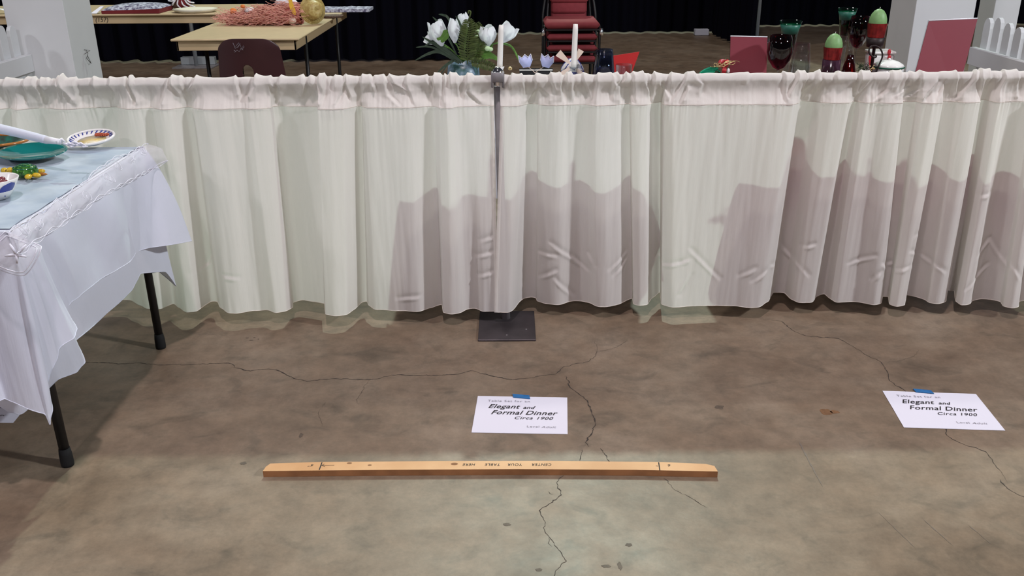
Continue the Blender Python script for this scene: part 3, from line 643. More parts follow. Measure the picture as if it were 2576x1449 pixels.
def motif(c, r, kind, nrm_tilt=.6):
    ux = Vector((0, -1, 0)); uy = Vector((-.5, 0, .86)).normalized(); mb = MB(); off = Vector((.012, 0, .006))
    if kind == 'leaf':
        for a in (.3, 1.3, 2.4): 
            d = ux*cos(a)+uy*sin(a); s = ux*-sin(a)+uy*cos(a)
            mb.tube([c+off, c+off+d*r*.5+s*r*.2, c+off+d*r, c+off+d*r*.5-s*r*.2, c+off], .0008, 4)
    elif kind == 'star':
        for k in range(5):
            a = 2*pi*k/5+.5; d = ux*cos(a)+uy*sin(a); mb.tube([c+off, c+off+d*r*.6, c+off+d*r], [.0030, .0024, .0012], 6)
    else:
        mb.tube([c+off+(ux*cos(a*.35)+uy*sin(a*.35))*r*(1-.035*a)*.7 for a in range(22)], .0007, 4)
    mb.o('embroidered_motif', mLACEED, lace)
for px, py, r, k in ((358,392,.03,'leaf'),(290,425,.028,'curl'),(262,452,.026,'curl'),(275,458,.02,'curl'),(212,500,.030,'curl'),(165,535,.045,'leaf'),(150,545,.03,'curl'),(95,580,.03,'leaf'),(330,410,.02,'leaf'),(60,598,.035,'leaf')):
    motif(PX(px, py, -1.150), r, k)
# square embroidered corner flap with starfish at the near corner
cf = [PY(14, 582, 2.075), PY(92, 612, 2.06), PY(104, 628, 2.03), PY(76, 680, 2.02), PY(50, 691, 2.02), PY(-10, 672, 2.02), PY(-40, 640, 2.04)]
cc = PY(40, 640, 2.005); P = smooth_pts(cf+[cf[0]], 6)
MB().add([cc]+P, [(0, k+1, (k+1) % len(P)+1) for k in range(len(P))]).o('corner_flap', mLACE, lace)
MB().tube([p+Vector((0, -.003, 0)) for p in P], .0014, 5).o('scalloped_band', mLACEED, lace)
MB().tube([p.lerp(cc, .16)+Vector((0, -.004, 0)) for p in P], .0014, 5).o('scalloped_band', mLACEED, lace)
st = MB(); c0 = PY(42, 640, 1.998)
for px, py in ((24,613),(66,616),(67,646),(43,662),(13,644)): st.tube([c0, PY(px*.6+42*.4, py*.6+640*.4, 1.997), PY(px, py, 1.999)], [.0042, .0034, .0022], 6)
st.o('starfish_motif', mLACEED, lace)

# tableware on the left table
ZC = zt+.012
def plate(name, c, rx, ry, m, rimm, label, depth=.018, extra=None, ang=0):
    t = thing(name, c, label, 'plate'); R = Matrix.Rotation(ang, 4, 'Z')
    k = MB().lathe([(.001, .004), (.55, .004), (.68, .008), (.92, depth), (1.0, depth+.003), (1.0, depth+.001), (.90, depth-.004), (.62, 0), (.001, 0)], (0, 0, 0), 56)
    for v in k.v: v.x *= rx; v.y *= ry
    k.xf(Matrix.Translation(c) @ R); k.o('dish', m, t)
    if rimm:
        P = [Vector(c)+R @ Vector((rx*.99*cos(a*pi/32), ry*.99*sin(a*pi/32), depth+.002)) for a in range(64)]
        MB().tube(P, .0045, 8, True).o('rim', rimm, t)
    return t
c = G(84, 397, ZC); plate('oval_platter', (c.x, c.y, ZC+.008), .106, .078, mTEAL, None, 'glossy teal oval platter at centre of the left table', .012, ang=-.05).rotation_euler = (.10, 0, 0)
c = G(233, 360, ZC+.006); pl = plate('painted_plate', (c.x, c.y, ZC), .072, .058, mCERAM, mCERAM, 'white plate with yellow centre and blue rim strokes near far corner of left table', .014, ang=.08); pl.location.z += .010; pl.rotation_euler = (.20, -.03, 0)
k = MB()
for a in range(26):
    g = 2*pi*a/26+.1; p0 = Vector((c.x+.068*cos(g), c.y+.055*sin(g), ZC+.0160)); p1 = Vector((c.x+.056*cos(g+.1), c.y+.045*sin(g+.1), ZC+.0095)); k.tube([p0, p1], .0022, 5)
k.o('blue_rim_strokes', mNAVY, pl)
MB().lathe([(.038, .0), (.048, .004), (.001, .0045)], (c.x, c.y, ZC+.0022), 32, ry=.8).o('yellow_band', mYELLOWP, pl)
k = MB(); lc = G(262, 352, ZC+.010)
for j in range(7): k.ell(lc+Vector((-.020+.006*j, .002*sin(j), .003)), (.006, .008-.0006*j, .005))
for j in range(5): k.tube([lc+Vector((-.012+.006*j, 0, .003)), lc+Vector((-.010+.006*j, -.014, .004))], .0014, 5)
k.o('lobster_motif', mLOBST, pl)
c = G(-25, 370, ZC+.01); plate('rimmed_plate', (c.x, c.y, ZC+.002), .120, .080, mDARKPLATE, mORANGE, 'dark plate with caramel rim beyond the teal platter, cut by left frame edge', .026)
# ceramic sea turtle
c = G(64, 433, ZC+.012); tu = thing('turtle_figurine', (c.x, c.y, ZC-.004), 'glossy ceramic sea turtle with green meshed shell and yellow flippers beside the bowl', 'figurine')
k = MB().ell((c.x+.0, c.y, ZC+.010), (.036, .030, .020)); k.o('shell', mSHELLG, tu)
k = MB()
for a in range(7):
    for b in range(3):
        g = 2*pi*a/7+b*.4; rr = .012+.010*b; z = ZC+.010+.020*sqrt(max(0, 1-(rr/.038)**2)); k.tube([Vector((c.x+rr*cos(g+q*pi/3)*1.0+.0, c.y+rr*sin(g+q*pi/3)*.8, z)) for q in (0, .35, .7)], .0014, 5)
k.o('shell_ridges', mGREENGL, tu)
k = MB().ell((c.x-.044, c.y+.004, ZC+.010), (.013, .011, .010)); k.ell((c.x-.061, c.y+.006, ZC+.010), (.011, .010, .009)); k.o('head', mYELLOW, tu)
MB().ell((c.x-.050, c.y-.008, ZC+.014), (.0016, .0016, .0016)).o('eye', mINK, tu)
for dx, dy, rx, ry, a in ((.022, -.030, .010, .016, .3), (.038, -.016, .016, .009, -.4), (-.020, -.028, .008, .012, 0), (.030, .026, .012, .008, .5), (-.022, .028, .009, .010, 0)):
    MB().ell((c.x+dx, c.y+dy, ZC+.002), (rx, ry, .007), q=Matrix.Rotation(a, 3, 'Z').to_quaternion()).o('flipper', mYELLOW, tu)
MB().lathe([(.006, 0), (.003, .014), (.0005, .022)], (c.x+.050, c.y-.010, ZC+.003), 8, ax=(1, -.3, .1)).o('tail', mORANGE, tu)
for ch_ in tu.children: ch_.location.z += .005
# bowl
c = G(10, 496, ZC); bw = thing('bowl', (c.x-.022, c.y, ZC-.004), 'white ceramic bowl with cobalt blue patches full of dark berries', 'bowl'); bx, by = c.x-.022, c.y+.01
prof = [(.001, .004), (.024, .004), (.040, .024), (.056, .050), (.0585, .053), (.060, .052), (.044, .020), (.030, 0), (.001, 0)]
MB().lathe(prof, (bx, by, ZC-.004), 48).o('bowl_body', mCERAM, bw)
for a0 in (-.55, -2.5):
    rows = []
    for i in range(9):
        v = i/8; zz = .008+.040*v; rr = .0345+.0262*v
        hw = .40*sqrt(max(0, 1-(2*v-1)**2))+.02
        rows.append([Vector((bx+(rr+.0012)*cos(a0+hw*(j/5-1)+.15*v), by+(rr+.0012)*sin(a0+hw*(j/5-1)+.15*v), ZC-.004+zz)) for j in range(11)])
    MB().grid(rows).o('blue_patch', mNAVY, bw)
for k_ in range(16):
    a = random.uniform(0, 6.28); r = random.uniform(0, .038); p = (bx+r*cos(a), by+r*sin(a), ZC+.034+random.uniform(0, .010))
    be = MB().ell(p, (.0085, .0085, .0078), 12, 8)
    for v in be.v: v += Vector((nz(v.x*300, v.y*300, v.z*300), 0, nz(v.z*300, v.x*300)))*.0012
    o = be.o('berry', mBERRY, None); tag(o, 'small dark red berry lying in the white and blue bowl', 'berry', 'dark berries in the white and blue bowl')
# white rolled bundle
a = PY(-60, 312, 2.80); b = PY(118, 352, 2.62); b2 = PY(152, 357, 2.60)
nr = thing('rolled_napkin', (b.x, b.y, ZC-.004), 'long white tapered roll tied at its tip, lying across plates on left table', 'napkin')
k = MB(); P = smooth_pts([a, a.lerp(b, .5)+Vector((0, 0, .002)), b], 12); k.tube(P, [.0165-.005*i/(len(P)-1)+.0008*nz(i*.6) for i in range(len(P))], 16); k.o('roll', mCLOTH, nr)
k = MB(); 
for j in range(3): k.tube([b2+Vector((.012*sin(j*2), .006*cos(j), .004*cos(j*2))), b2+Vector((.004, .004, .008)), b2+Vector((-.012*sin(j+1), -.004, -.004*sin(j)))], .0035, 8)
k.tube([b, b2], [.011, .008], 12); k.o('knot', mWHITECL, nr)
k = MB()
for j in range(9):
    p = PY(160+j*5, 361+2*sin(j), 2.575); k.tube([p, p+Vector((.015, -.01, .006*sin(j*2.1))), p+Vector((.028, -.004*j*.3, -.004))], [.0035, .003, .001], 7)
k.o('fringe', mLACEED, nr)
c = G(0, 405, ZC+.02); gl = MB().lathe([(.012, 0), (.015, .01), (.013, .04), (.002, .055)], (c.x-.008, c.y-.06, ZC-.006), 20).o('glazed_cruet', mGREENGL, None); tag(gl, 'small dark green glazed cruet at left frame edge behind the bowl', 'bottle')
# paper lying against the leg below the cloth
t = thing('paper_notice', G(10, 1062), 'pale grey handwritten notice standing beneath the left table cloth corner', 'sign')
q0, q1, q2, q3 = [PY(x, y, 2.13+dy) for x, y, dy in ((-140, 1062, 0), (33, 1064, 0), (48, 1046, .01), (45, 990, .04))]; q4 = PY(-140, 985, .04+2.13)
k = MB().add([q0, q1, q2, q3, q4], [(0, 1, 2, 3, 4)]); k.add([v+Vector((0, .0015, 0)) for v in [q0, q1, q2, q3, q4]], [(4, 3, 2, 1, 0)]); k.o('sheet', mGREYPAPER, t, False)
k = MB()
for y, x1 in ((1011, 14), (1025, 22), (1045, 12)):
    k.tube([PY(x, y+2*sin(x*.9), 2.125) for x in range(-20, x1, 3)], .0008, 4)
k.o('handwriting', mINK, t)

# ------------------------------------------------------------------ tables directly behind the drape
def back_table(x0, x1, y0, y1, z, hems, m, label, clab, seed):
    t = thing('display_table', ((x0+x1)/2, (y0+y1)/2, 0), label, 'table', 'display tables behind the cream drapes')
    MB().box((x0, y0, z-.03), (x1, y1, z-.004), .003).o('tabletop', mTANED, t, False)
    for lx in (x0+.08, x1-.08):
        for ly in (y0+.08, y1-.08): MB().tube([(lx, ly, 0), (lx, ly, z-.03)], .013, 12).o('leg', mBLKTUBE, t)
    e = .004; P = []
    c = [(x0-e, y0-e), (x1+e, y0-e), (x1+e, y1+e), (x0-e, y1+e)]
    A = []; B = []
    for k in range(4):
        a = Vector((*c[k], z+.001)); b = Vector((*c[(k+1) % 4], z+.001)); zc0 = hems[k]; zc1 = hems[(k+1) % 4]; n = 26
        mid = (a+b)/2; out = Vector(((b-a).y, -(b-a).x, 0)).normalized()
        ca = (Vector((a.x, a.y, 0))-Vector(((x0+x1)/2, (y0+y1)/2, 0))).normalized(); cb = (Vector((b.x, b.y, 0))-Vector(((x0+x1)/2, (y0+y1)/2, 0))).normalized()
        for j in range(n):
            u = j/n; p = a.lerp(b, u); mz = hems[4]
            w = max(0, 1-u*4.0)**1.3; w2 = max(0, 1-(1-u)*4.0)**1.3
            zz = mz+(zc0-mz)*w+(zc1-mz)*w2
            q = Vector((p.x, p.y, zz))+out*(.025+.012*sin(u*22+seed))+ca*.085*w+cb*.085*w2
            A.append(p); B.append(q)
    A.append(A[0]); B.append(B[0]); rows = []
    for r in range(15):
        tt = r/14; rows.append([a.lerp(b, tt)+Vector(((b-a).x, (b-a).y, 0))*((tt**.6-tt)*.5) for a, b in zip(A, B)])
    o = MB().grid(rows).o('tablecloth', m, None); tag(o, clab, 'tablecloth')
    MB().add([(*c[k], z+.001) for k in range(4)], [(0, 1, 2, 3)]).o('flat_top', m, o, False)
ZB = .72
back_table(-.36, .46, 3.29, 4.02, ZB, (.16, .28, .2, .2, .42), mCLOTH, 'display table behind the cream drapes carrying white tulips', 'pale cloth on the table carrying the white tulips', 1)
back_table(.80, 1.86, 3.26, 4.02, ZB, (.22, .22, .2, .2, .40), mDARKCL, 'display table behind the right cream drape carrying ruby and green glasses', 'maroon cloth on the table carrying ruby and green glasses', 2)

ZI = ZB+.002
# --- flower arrangement
YFl = 3.72; vc = PY(1165, 150, YFl); fa = thing('flower_arrangement', (vc.x, YFl, ZI), 'arrangement of white silk tulips, fern and grass blades in a patterned teal pot', 'flowers')
zr = PY(1165, 158, YFl).z
MB().lathe([(.035, 0), (.052, .01), (.066, (zr-ZI)*.6), (.060, zr-ZI), (.054, zr-ZI), (.058, (zr-ZI)*.6), (.03, .02), (.001, .02)], (vc.x, YFl, ZI), 32).o('pot', mTEALPOT, fa)
def tulip(base, tip, w, opening, par, seed=0, lean=None):
    """six overlapping petals from base toward tip"""
    B = Vector(base); ax = (Vector(tip)-B); L = ax.length; q = Vector((0, 0, 1)).rotation_difference(ax.normalized())
    tl = thing_part('tulip', par, None); 
    mb = MB()
    for k in range(6):
        a0 = 2*pi*k/6+seed; inner = k % 2; rows = []
        Lk = L*(1-.08*inner+.06*nz(k*3.3, seed)); op = opening*(1+.5*nz(k*1.7, seed+5))*(1 if not inner else .5)
        for i in range(9):
            v = i/8; rad = w*(.20+.80*sin(min(1, v*1.5)*pi*.5))*(1-.50*max(0, v-.6)/.4*(1-op)) + w*op*.55*max(0, v-.5)
            hw = .86*sin(pi*min(.97, v*.80+.10))**.42; row = []
            for j in range(7):
                s = (j/6-.5)*2; a = a0+s*hw*(1.0-.2*inner)
                r2 = rad*(1-.06*s*s)-.0015*inner
                row.append(B+q @ Vector((r2*cos(a), r2*sin(a), Lk*v*(1-.05*s*s*v)+.0025*nz(s*2, v*3, k))))
            rows.append(row)
        mb.grid(rows)
    return mb.o('tulip', mPETAL, par)
def thing_part(*a): return None
TL = [((1136,122),(1091,58),.034,.55,3.66,1.0),((1142,106),(1141,50),.026,.10,3.64,.4),((1172,68),(1158,36),.020,.35,3.74,2.0),((1225,114),(1232,66),.033,.40,3.62,1.3),((1270,92),(1290,72),.036,.75,3.60,.2),((1113,104),(1086,100),.022,.6,3.70,2.5),((1262,80),(1262,62),.018,.2,3.66,1.1)]
TL = [((1112,116),(1094,52),.036,.50,3.66,1.0),((1144,108),(1140,47),.0255,.06,3.62,.4),((1176,70),(1160,34),.022,.5,3.74,2.0),((1228,116),(1226,64),.037,.32,3.62,1.3),((1262,106),(1288,62),.034,.55,3.60,.2),((1104,108),(1070,92),.022,.75,3.68,2.5)]
cen = Vector((vc.x, YFl, zr+.005))
for (bp, tp, w, op, yy, sd) in TL:
    b0 = PY(*bp, yy); tip = PY(*tp, yy); tulip(b0, tip, w, op, fa, sd)
    k = MB(); mid = cen.lerp(b0, .6)+Vector((0, 0, .012)); k.tube(smooth_pts([cen, mid, b0], 6), .0025, 7); k.o('stem', mLEAF, fa)
k = MB().tube(smooth_pts([PY(1250,108,3.62), PY(1285,116,3.62), PY(1305,150,3.60), PY(1312,162,3.6)], 8), [.0045]*8+[.004]*8+[.0025]*9, 8); k.o('stem', mLEAF, fa)
k = MB()
for pts, w in (([(1165,158),(1115,125),(1062,92)],.010),([(1165,158),(1110,115),(1068,96)],.008),([(1160,158),(1105,130),(1080,135),(1060,142)],.008),([(1150,150),(1095,108),(1065,118)],.006),([(1160,160),(1090,120),(1046,119)],.006),([(1155,160),(1100,130),(1044,152)],.009),([(1150,140),(1115,72),(1088,42)],.007),([(1160,120),(1130,50),(1115,38),(1103,36)],.007),([(1165,100),(1157,60),(1146,40)],.006),([(1140,150),(1120,165),(1098,185)],.006),([(1150,150),(1125,165),(1108,190)],.004),([(1180,140),(1210,90),(1208,62)],.008),([(1190,140),(1216,100),(1222,68)],.006)):
    k.blade([PY(x, y, 3.66+.02*nz(x*.1, y*.1)) for x, y in pts], w*1.25)
k.o('grass_blades', mDKLEAF, fa)
def fern(P, w, name, seed=0):
    P = smooth_pts(P, 7); n = len(P); mb = MB(); mb.tube(P, [.0022*(1-.7*i/n) for i in range(n)], 6)
    for i in range(2, n-1):
        t = (P[i+1]-P[i-1]).normalized(); u = i/n; L = w*(sin(pi*min(1, u*.80+.18))**.8)
        for sg in (1, -1):
            sd = t.cross(Vector((0, -1, 0))).normalized()*sg; tip = P[i]+sd*L+t*L*.35+Vector((0, -.006, .002*nz(i, seed)))
            mb.blade([P[i], P[i].lerp(tip, .5)+Vector((0, -.003*(i % 3), .001)), tip], (P[i+1]-P[i]).length*.82)
    mb.o(name, mFERN, fa)
fern([PY(1176,160,3.60), PY(1176,120,3.59), PY(1180,80,3.585), PY(1178,48,3.60)], .040, 'fern_frond')
fern([PY(1195,158,3.60), PY(1205,120,3.60), PY(1212,90,3.62), PY(1200,56,3.66)], .026, 'fern_frond', 3)
fern([PY(1180,155,3.60), PY(1215,160,3.57), PY(1248,172,3.56)], .022, 'fern_frond', 5)
MB().tube(smooth_pts([PY(1176,60,3.60), PY(1182,40,3.6), PY(1184,30,3.6), PY(1179,28,3.6), PY(1178,34,3.6)], 5), .003, 7).o('fiddlehead', mFERN, fa)
for pts, w in (([(1185,150),(1215,135),(1252,148)],.030),([(1190,145),(1225,120),(1240,112)],.030),([(1100,100),(1115,86),(1126,76)],.022),([(1110,106),(1122,92),(1128,84)],.020),([(1195,155),(1230,140),(1255,152)],.022),([(1185,130),(1205,110),(1230,105)],.018)):
    MB().blade([PY(x, y, 3.63) for x, y in pts], w, cup=.3).o('leaf', mLEAF, fa)
for px, py, r in ((1201,78,.008),(1198,90,.007),(1226,122,.012),(1234,124,.010)): MB().ell(PY(px, py, 3.60), (r, r*.7, r*.8)).o('bud', mBUD, fa)
# --- white taper candles
def taper(px0, py0, px1, py1, Y, label, holder, lab2):
    a = PY(px0, py0, Y); b = PY(px1, py1, Y); r = 6.9*mpp(Y)
    t = thing('taper_candle', (b.x, Y, b.z), label, 'candle', 'white taper candles on the tulip table')
    n = 8; MB().tube([b.lerp(a, i/n) for i in range(n+1)], [r*(1-.06*i/n) for i in range(n)]+[r*.8], 18).o('wax_shaft', mWAX, t)
    h = thing('candle_holder', (b.x, Y, ZI), lab2, 'candle holder')
    MB().lathe([(.034, 0), (.034, .004), (.010, .010), (.009, (b.z-ZI)*.6), (r*1.25, b.z-ZI-.004), (r*1.7, b.z-ZI+.006), (r*1.6, b.z-ZI+.006), (r*1.05, b.z-ZI-.001), (.001, b.z-ZI-.001)], (b.x, Y, ZI), 24).o('holder_body', holder, h)
    return t
taper(1261, 63, 1257, 172, 3.44, 'white taper candle behind the steel upright, partly hidden by tulips', mCERAM, 'small white candle holder behind the cap of the steel upright')
taper(1448, 61, 1443, 172, 3.50, 'white taper candle standing in front of the windmill figurine', mCLEAR, 'clear glass candle holder beside the windmill figurine')
k = MB()
hc = PY(1445, 176, 3.50)
# --- lilac tulip-shaped place card picks
def pick(cx, cy, ang, base, label):
    Y = 3.56; c = PY(cx, cy, Y); t = thing('tulip_pick', PY(*base, Y), label, 'ornament', 'lilac felt tulip picks')
    s = mpp(Y); ca, sa = cos(ang), sin(ang); w, h = 17*s, 15*s
    shp = [(-w*.95, h), (-w*.45, h*.55), (0, h*1.05), (w*.45, h*.5), (w*.85, h), (w*1.0, 0), (w*.55, -h), (-w*.45, -h), (-w*.9, -h*.1)]
    fr_ = [Vector((c.x+x*ca-z*sa, Y-.010, c.z+x*sa+z*ca)) for x, z in shp]; bk = [p+Vector((0, .016, 0)) for p in fr_]; n = len(shp)
    mid = Vector((c.x, Y-.016, c.z)); midb = Vector((c.x, Y+.012, c.z))
    mb = MB().add(fr_+bk+[mid, midb], [(i, (i+1) % n, 2*n) for i in range(n)]+[((i+1) % n+n, i+n, 2*n+1) for i in range(n)]+[(i, i+n, (i+1) % n+n, (i+1) % n) for i in range(n)])
    mb.o('felt_flower', mLILAC, t); MB().tube([fr_[i]+Vector((0, -.001, .001)) for i in (8, 0, 1, 2, 3, 4, 5)], .0018, 5).o('trim', mWHITECL, t)
    low = Vector((c.x+(w*.55)*(1 if base[0] > cx else -1)*.6*ca, Y, c.z-h*.9)); MB().tube([low, PY(*base, Y)], .0012, 5).o('stick', mCREAMBL, t)
pick(1322, 153, .12, (1347, 184), 'lilac felt tulip pick leaning right above the black card stand, left one')
pick(1375, 153, -.22, (1344, 184), 'lilac felt tulip pick leaning left above the black card stand, right one')
a = PY(1307, 176, 3.60); b = PY(1390, 176, 3.60); t = thing('card_stand', ((a.x+b.x)/2, 3.6, ZI), 'black card stand with a bright silver top edge below the tulip picks', 'stand')
MB().box((a.x, 3.60, ZI), (b.x, 3.612, a.z-.004), .001).o('stand_body', mBLKPL, t, False); MB().box((a.x-.001, 3.594, a.z-.004), (b.x+.001, 3.618, a.z+.004), .0015).o('top_edge', mCHROME, t, False)
# --- windmill figurine
Y = 3.62; c = PY(1440, 180, Y); wm = thing('windmill_figurine', (c.x, Y, ZI), 'blue and white ceramic windmill figurine with pale wooden blades', 'figurine')
s = mpp(Y); z0 = c.z
MB().lathe([(.050, 0), (.048, .02), (30*s, z0-ZI-.006), (28*s, z0-ZI+.006), (26*s, z0-ZI+.010)], (c.x, Y, ZI), 28).o('tower', mNAVY, wm)
MB().lathe([(29*s, .006), (27*s, .014), (22*s, .028), (14*s, .042), (6*s, .050), (.0005, .052)], (c.x, Y, z0), 28).o('cap', mCERAM, wm)
k = MB()
for q in range(7):
    g = 2*pi*q/7+.3; k.tube([Vector((c.x+cos(g)*28*s, Y+sin(g)*28*s, z0+.012)), Vector((c.x+cos(g+.2)*20*s, Y+sin(g+.2)*20*s, z0+.032)), Vector((c.x+cos(g+.5)*10*s, Y+sin(g+.5)*10*s, z0+.048))], .0022, 6)
k.o('blue_brush_strokes', mNAVY, wm)
hub = PY(1440, 165, Y-.050)
for tipx, tipy, wd in ((1404, 133, 9), (1462, 126, 7.5), (1404, 196, 9), (1472, 196, 8)):
    tp = PY(tipx, tipy, Y-.050); d = (tp-hub).normalized(); sd = d.cross(Vector((0, -1, 0))).normalized()*wd*s; r0 = hub+d*.012
    vs = [r0-sd*.3, r0+sd*.3, tp+sd, tp-sd]; MB().add(vs+[v+Vector((0, .003, 0)) for v in vs], [(0, 1, 2, 3), (7, 6, 5, 4), (0, 4, 5, 1), (1, 5, 6, 2), (2, 6, 7, 3), (3, 7, 4, 0)]).o('blade', mCREAMBL, wm, False)
MB().tube([hub+Vector((0, -.004, 0)), hub+Vector((0, .040, 0))], .004, 8).o('axle', mIRON, wm)
# --- smoky tumbler upside down holding purple napkin
Y = 3.55; a = PY(1521, 124, Y); zt_ = a.z; s = mpp(Y); h = zt_-ZI
tm = thing('tumbler', (a.x, Y, ZI), 'smoky blue glass tumbler turned upside down over a purple napkin', 'glass')
MB().lathe([(33*s+.008, 0), (33*s+.0075, .001), (26*s, h*.55), (22*s, h*.9), (20*s, h), (.001, h), (.001, h-.006), (19*s, h-.007), (24*s, h*.55), (33*s+.004, .001)], (a.x, Y, ZI), 36).o('glass_wall', mBLUEG, tm)
pn = MB().lathe([(26*s, .002), (23*s, h*.4), (19*s, h*.64), (.001, h*.66)], (a.x, Y, ZI), 20).o('folded_napkin', mPURPLE, None); tag(pn, 'purple folded napkin seen through the smoky blue tumbler', 'napkin')
# --- red folded card and small clear glass
Y = 3.72; P_ = [PY(1543, 140, Y), PY(1609, 130, Y), PY(1588, 182, Y), PY(1543, 182, Y)]; P_[2].z = P_[3].z = ZI
P_ = [P_[0], P_[1], PY(1572, 205, Y), PY(1540, 205, Y)]
t = MB().add(P_+[p+Vector((0, .002, 0)) for p in P_], [(0, 1, 2, 3), (7, 6, 5, 4), (0, 4, 5, 1), (1, 5, 6, 2), (2, 6, 7, 3), (3, 7, 4, 0)])
zmin = min(p.z for p in t.v)
for v in t.v:
    if v.z < zmin+.005: v.z = ZI
o = t.o('folded_card', mREDCARD2, None, False); tag(o, 'bright red pointed card standing right of the smoky tumbler', 'card')
Y = 3.60; a = PY(1570, 162, Y); h = a.z-ZI; s = mpp(Y)
o = MB().lathe([(15*s, 0), (21*s, h), (20*s, h), (14*s, .006), (.001, .006)], (a.x, Y, ZI), 28).o('shot_glass', mCLEAR, None); tag(o, 'small clear glass in front of the bright red pointed card', 'glass')

# --- right table items
# spring ornament
Y = 3.50; c = PY(1805, 175, Y); og = thing('bow_ornament', (c.x, Y, ZI), 'green foil leaf, gold wire curls and red bow ornament left of the crimson card', 'ornament')
lf = [PY(1765, 184, Y), PY(1785, 178, Y-.01), PY(1805, 170, Y)]; k = MB().blade([PY(1760, 187, Y), PY(1785, 177, Y), PY(1808, 172, Y)], .022, cup=.4); k.blade([PY(1770, 190, Y), PY(1790, 182, Y), PY(1812, 180, Y)], .018, cup=.4); k.o('foil_leaf', mGREENFOIL, og)
k = MB()
for q in range(4):
    c0 = PY(1796+q*10, 164-q*2, Y-.01); k.tube([c0+Vector((.009*cos(a*.5)*(1+.3*q)+.0014*a, 0, .007*sin(a*.5+q))) for a in range(26)], .0012, 5)
k.tube(smooth_pts([PY(1787,168,Y), PY(1800,168,Y), PY(1806,158,Y), PY(1820,156,Y), PY(1826,148,Y)], 5), .0012, 5); k.o('wire_curls', mGOLD, og)
k = MB()
for sg in (-1, 1): k.blade([PY(1824, 172, Y), PY(1822+sg*8, 158, Y-.012), PY(1830+sg*4, 152, Y)], .020, cup=.5); 
k.blade([PY(1824, 168, Y), PY(1822, 178, Y-.01), PY(1818, 190, Y)], .016); k.o('ribbon_bow', mREDRIB, og)
MB().ell(PY(1802, 182, Y+.01), (.016, .012, .012)).o('pine_tuft', mPINEN, og); MB().ell(PY(1832, 178, Y), (.006, .006, .010)).o('white_bell', mCERAM, og)
# crimson card in clear holder
def card_holder(cs, Y, m, label, tilt=.02, band=None, lay=mCLEAR):
    tl, tr, br, bl = [PY(x, y, Y) for x, y in cs]
    tl.y += tilt; tr.y += tilt; dl = (bl-tl); dr = (br-tr); bl = tl+dl*((ZI-tl.z)/dl.z); br = tr+dr*((ZI-tr.z)/dr.z)
    t = thing('card_holder', ((bl.x+br.x)/2, Y, ZI), label, 'card')
    def slab(p, e, th, name, mm, yo):
        q = [Vector((a.x, a.y+yo, a.z)) for a in p]; cc = sum(q, Vector())/4; q = [a+(a-cc).normalized()*e for a in q]
        for a in q: a.z = max(a.z, ZI)
        MB().add(q+[a+Vector((0, th, 0)) for a in q], [(0, 1, 2, 3), (7, 6, 5, 4), (0, 4, 5, 1), (1, 5, 6, 2), (2, 6, 7, 3), (3, 7, 4, 0)]).o(name, mm, t, False)
    slab([tl, tr, br, bl], 0, .003, 'card', m, 0)
    slab([tl, tr, br, bl], .003, .002, 'acrylic_back', mCLEAR, .0045)
    if band:
        u = band; a = tl.lerp(bl, u); b = tr.lerp(br, u); slab([a, b, br, bl], 0, .0015, 'lower_band', mREDCARD, -.004)
    MB().tube([tl+Vector((0, .001, .002)), tr+Vector((0, .001, .002))], .0022, 6).o('top_edge', mWHITECL, t)
    return t
card_holder([(1841,94),(1934,96),(1928,184),(1836,182)], 3.52, mPALERED, 'upright square crimson card in clear holder in front of the grey pole', .02, .56)
card_holder([(2351,57),(2475,51),(2424,178),(2304,178)], 3.58, mPALERED, 'large leaning crimson menu at right end of the glassware table', .05)
def goblet(px, ytop, hw, ywid, ybot, Y, label, m=mREDG, tilt=0, rim=.8, stem=True):
    s = mpp(Y); ct = PY(px, ytop, Y); cb = PY(px, ybot, Y); hB = ct.z-cb.z; w = hw*s
    t = thing('goblet', (ct.x, Y, ZI), label, 'glass', 'ruby wine goblets')
    hb = cb.z-ZI
    pr = [(.002, hb), (w*.45, hb+hB*.08), (w*.85, hb+hB*.30), (w, hb+hB*.52), (w*.93, hb+hB*.78), (w*rim, hb+hB), (w*rim-.0012, hb+hB), (w*.93-.0015, hb+hB*.78), (w-.0018, hb+hB*.52), (w*.85-.002, hb+hB*.30), (w*.45-.002, hb+hB*.10), (.001, hb+.004)]
    MB().lathe(pr, (ct.x, Y, ZI), 36).o('bowl', m, t)
    MB().lathe([(.032, 0), (.031, .002), (.008, .008), (.0035, .018), (.0032, max(.02, hb-.008)), (.006, hb+.001)], (ct.x, Y, ZI), 24).o('stem', mCLEAR, t)
    return t
goblet(1966, 88, 31, 130, 176, 3.46, 'dark ruby goblet standing just right of the square crimson card')
goblet(2165, 40, 26, 75, 122, 3.72, 'dark ruby goblet standing between the green flute and the upper egg candle')
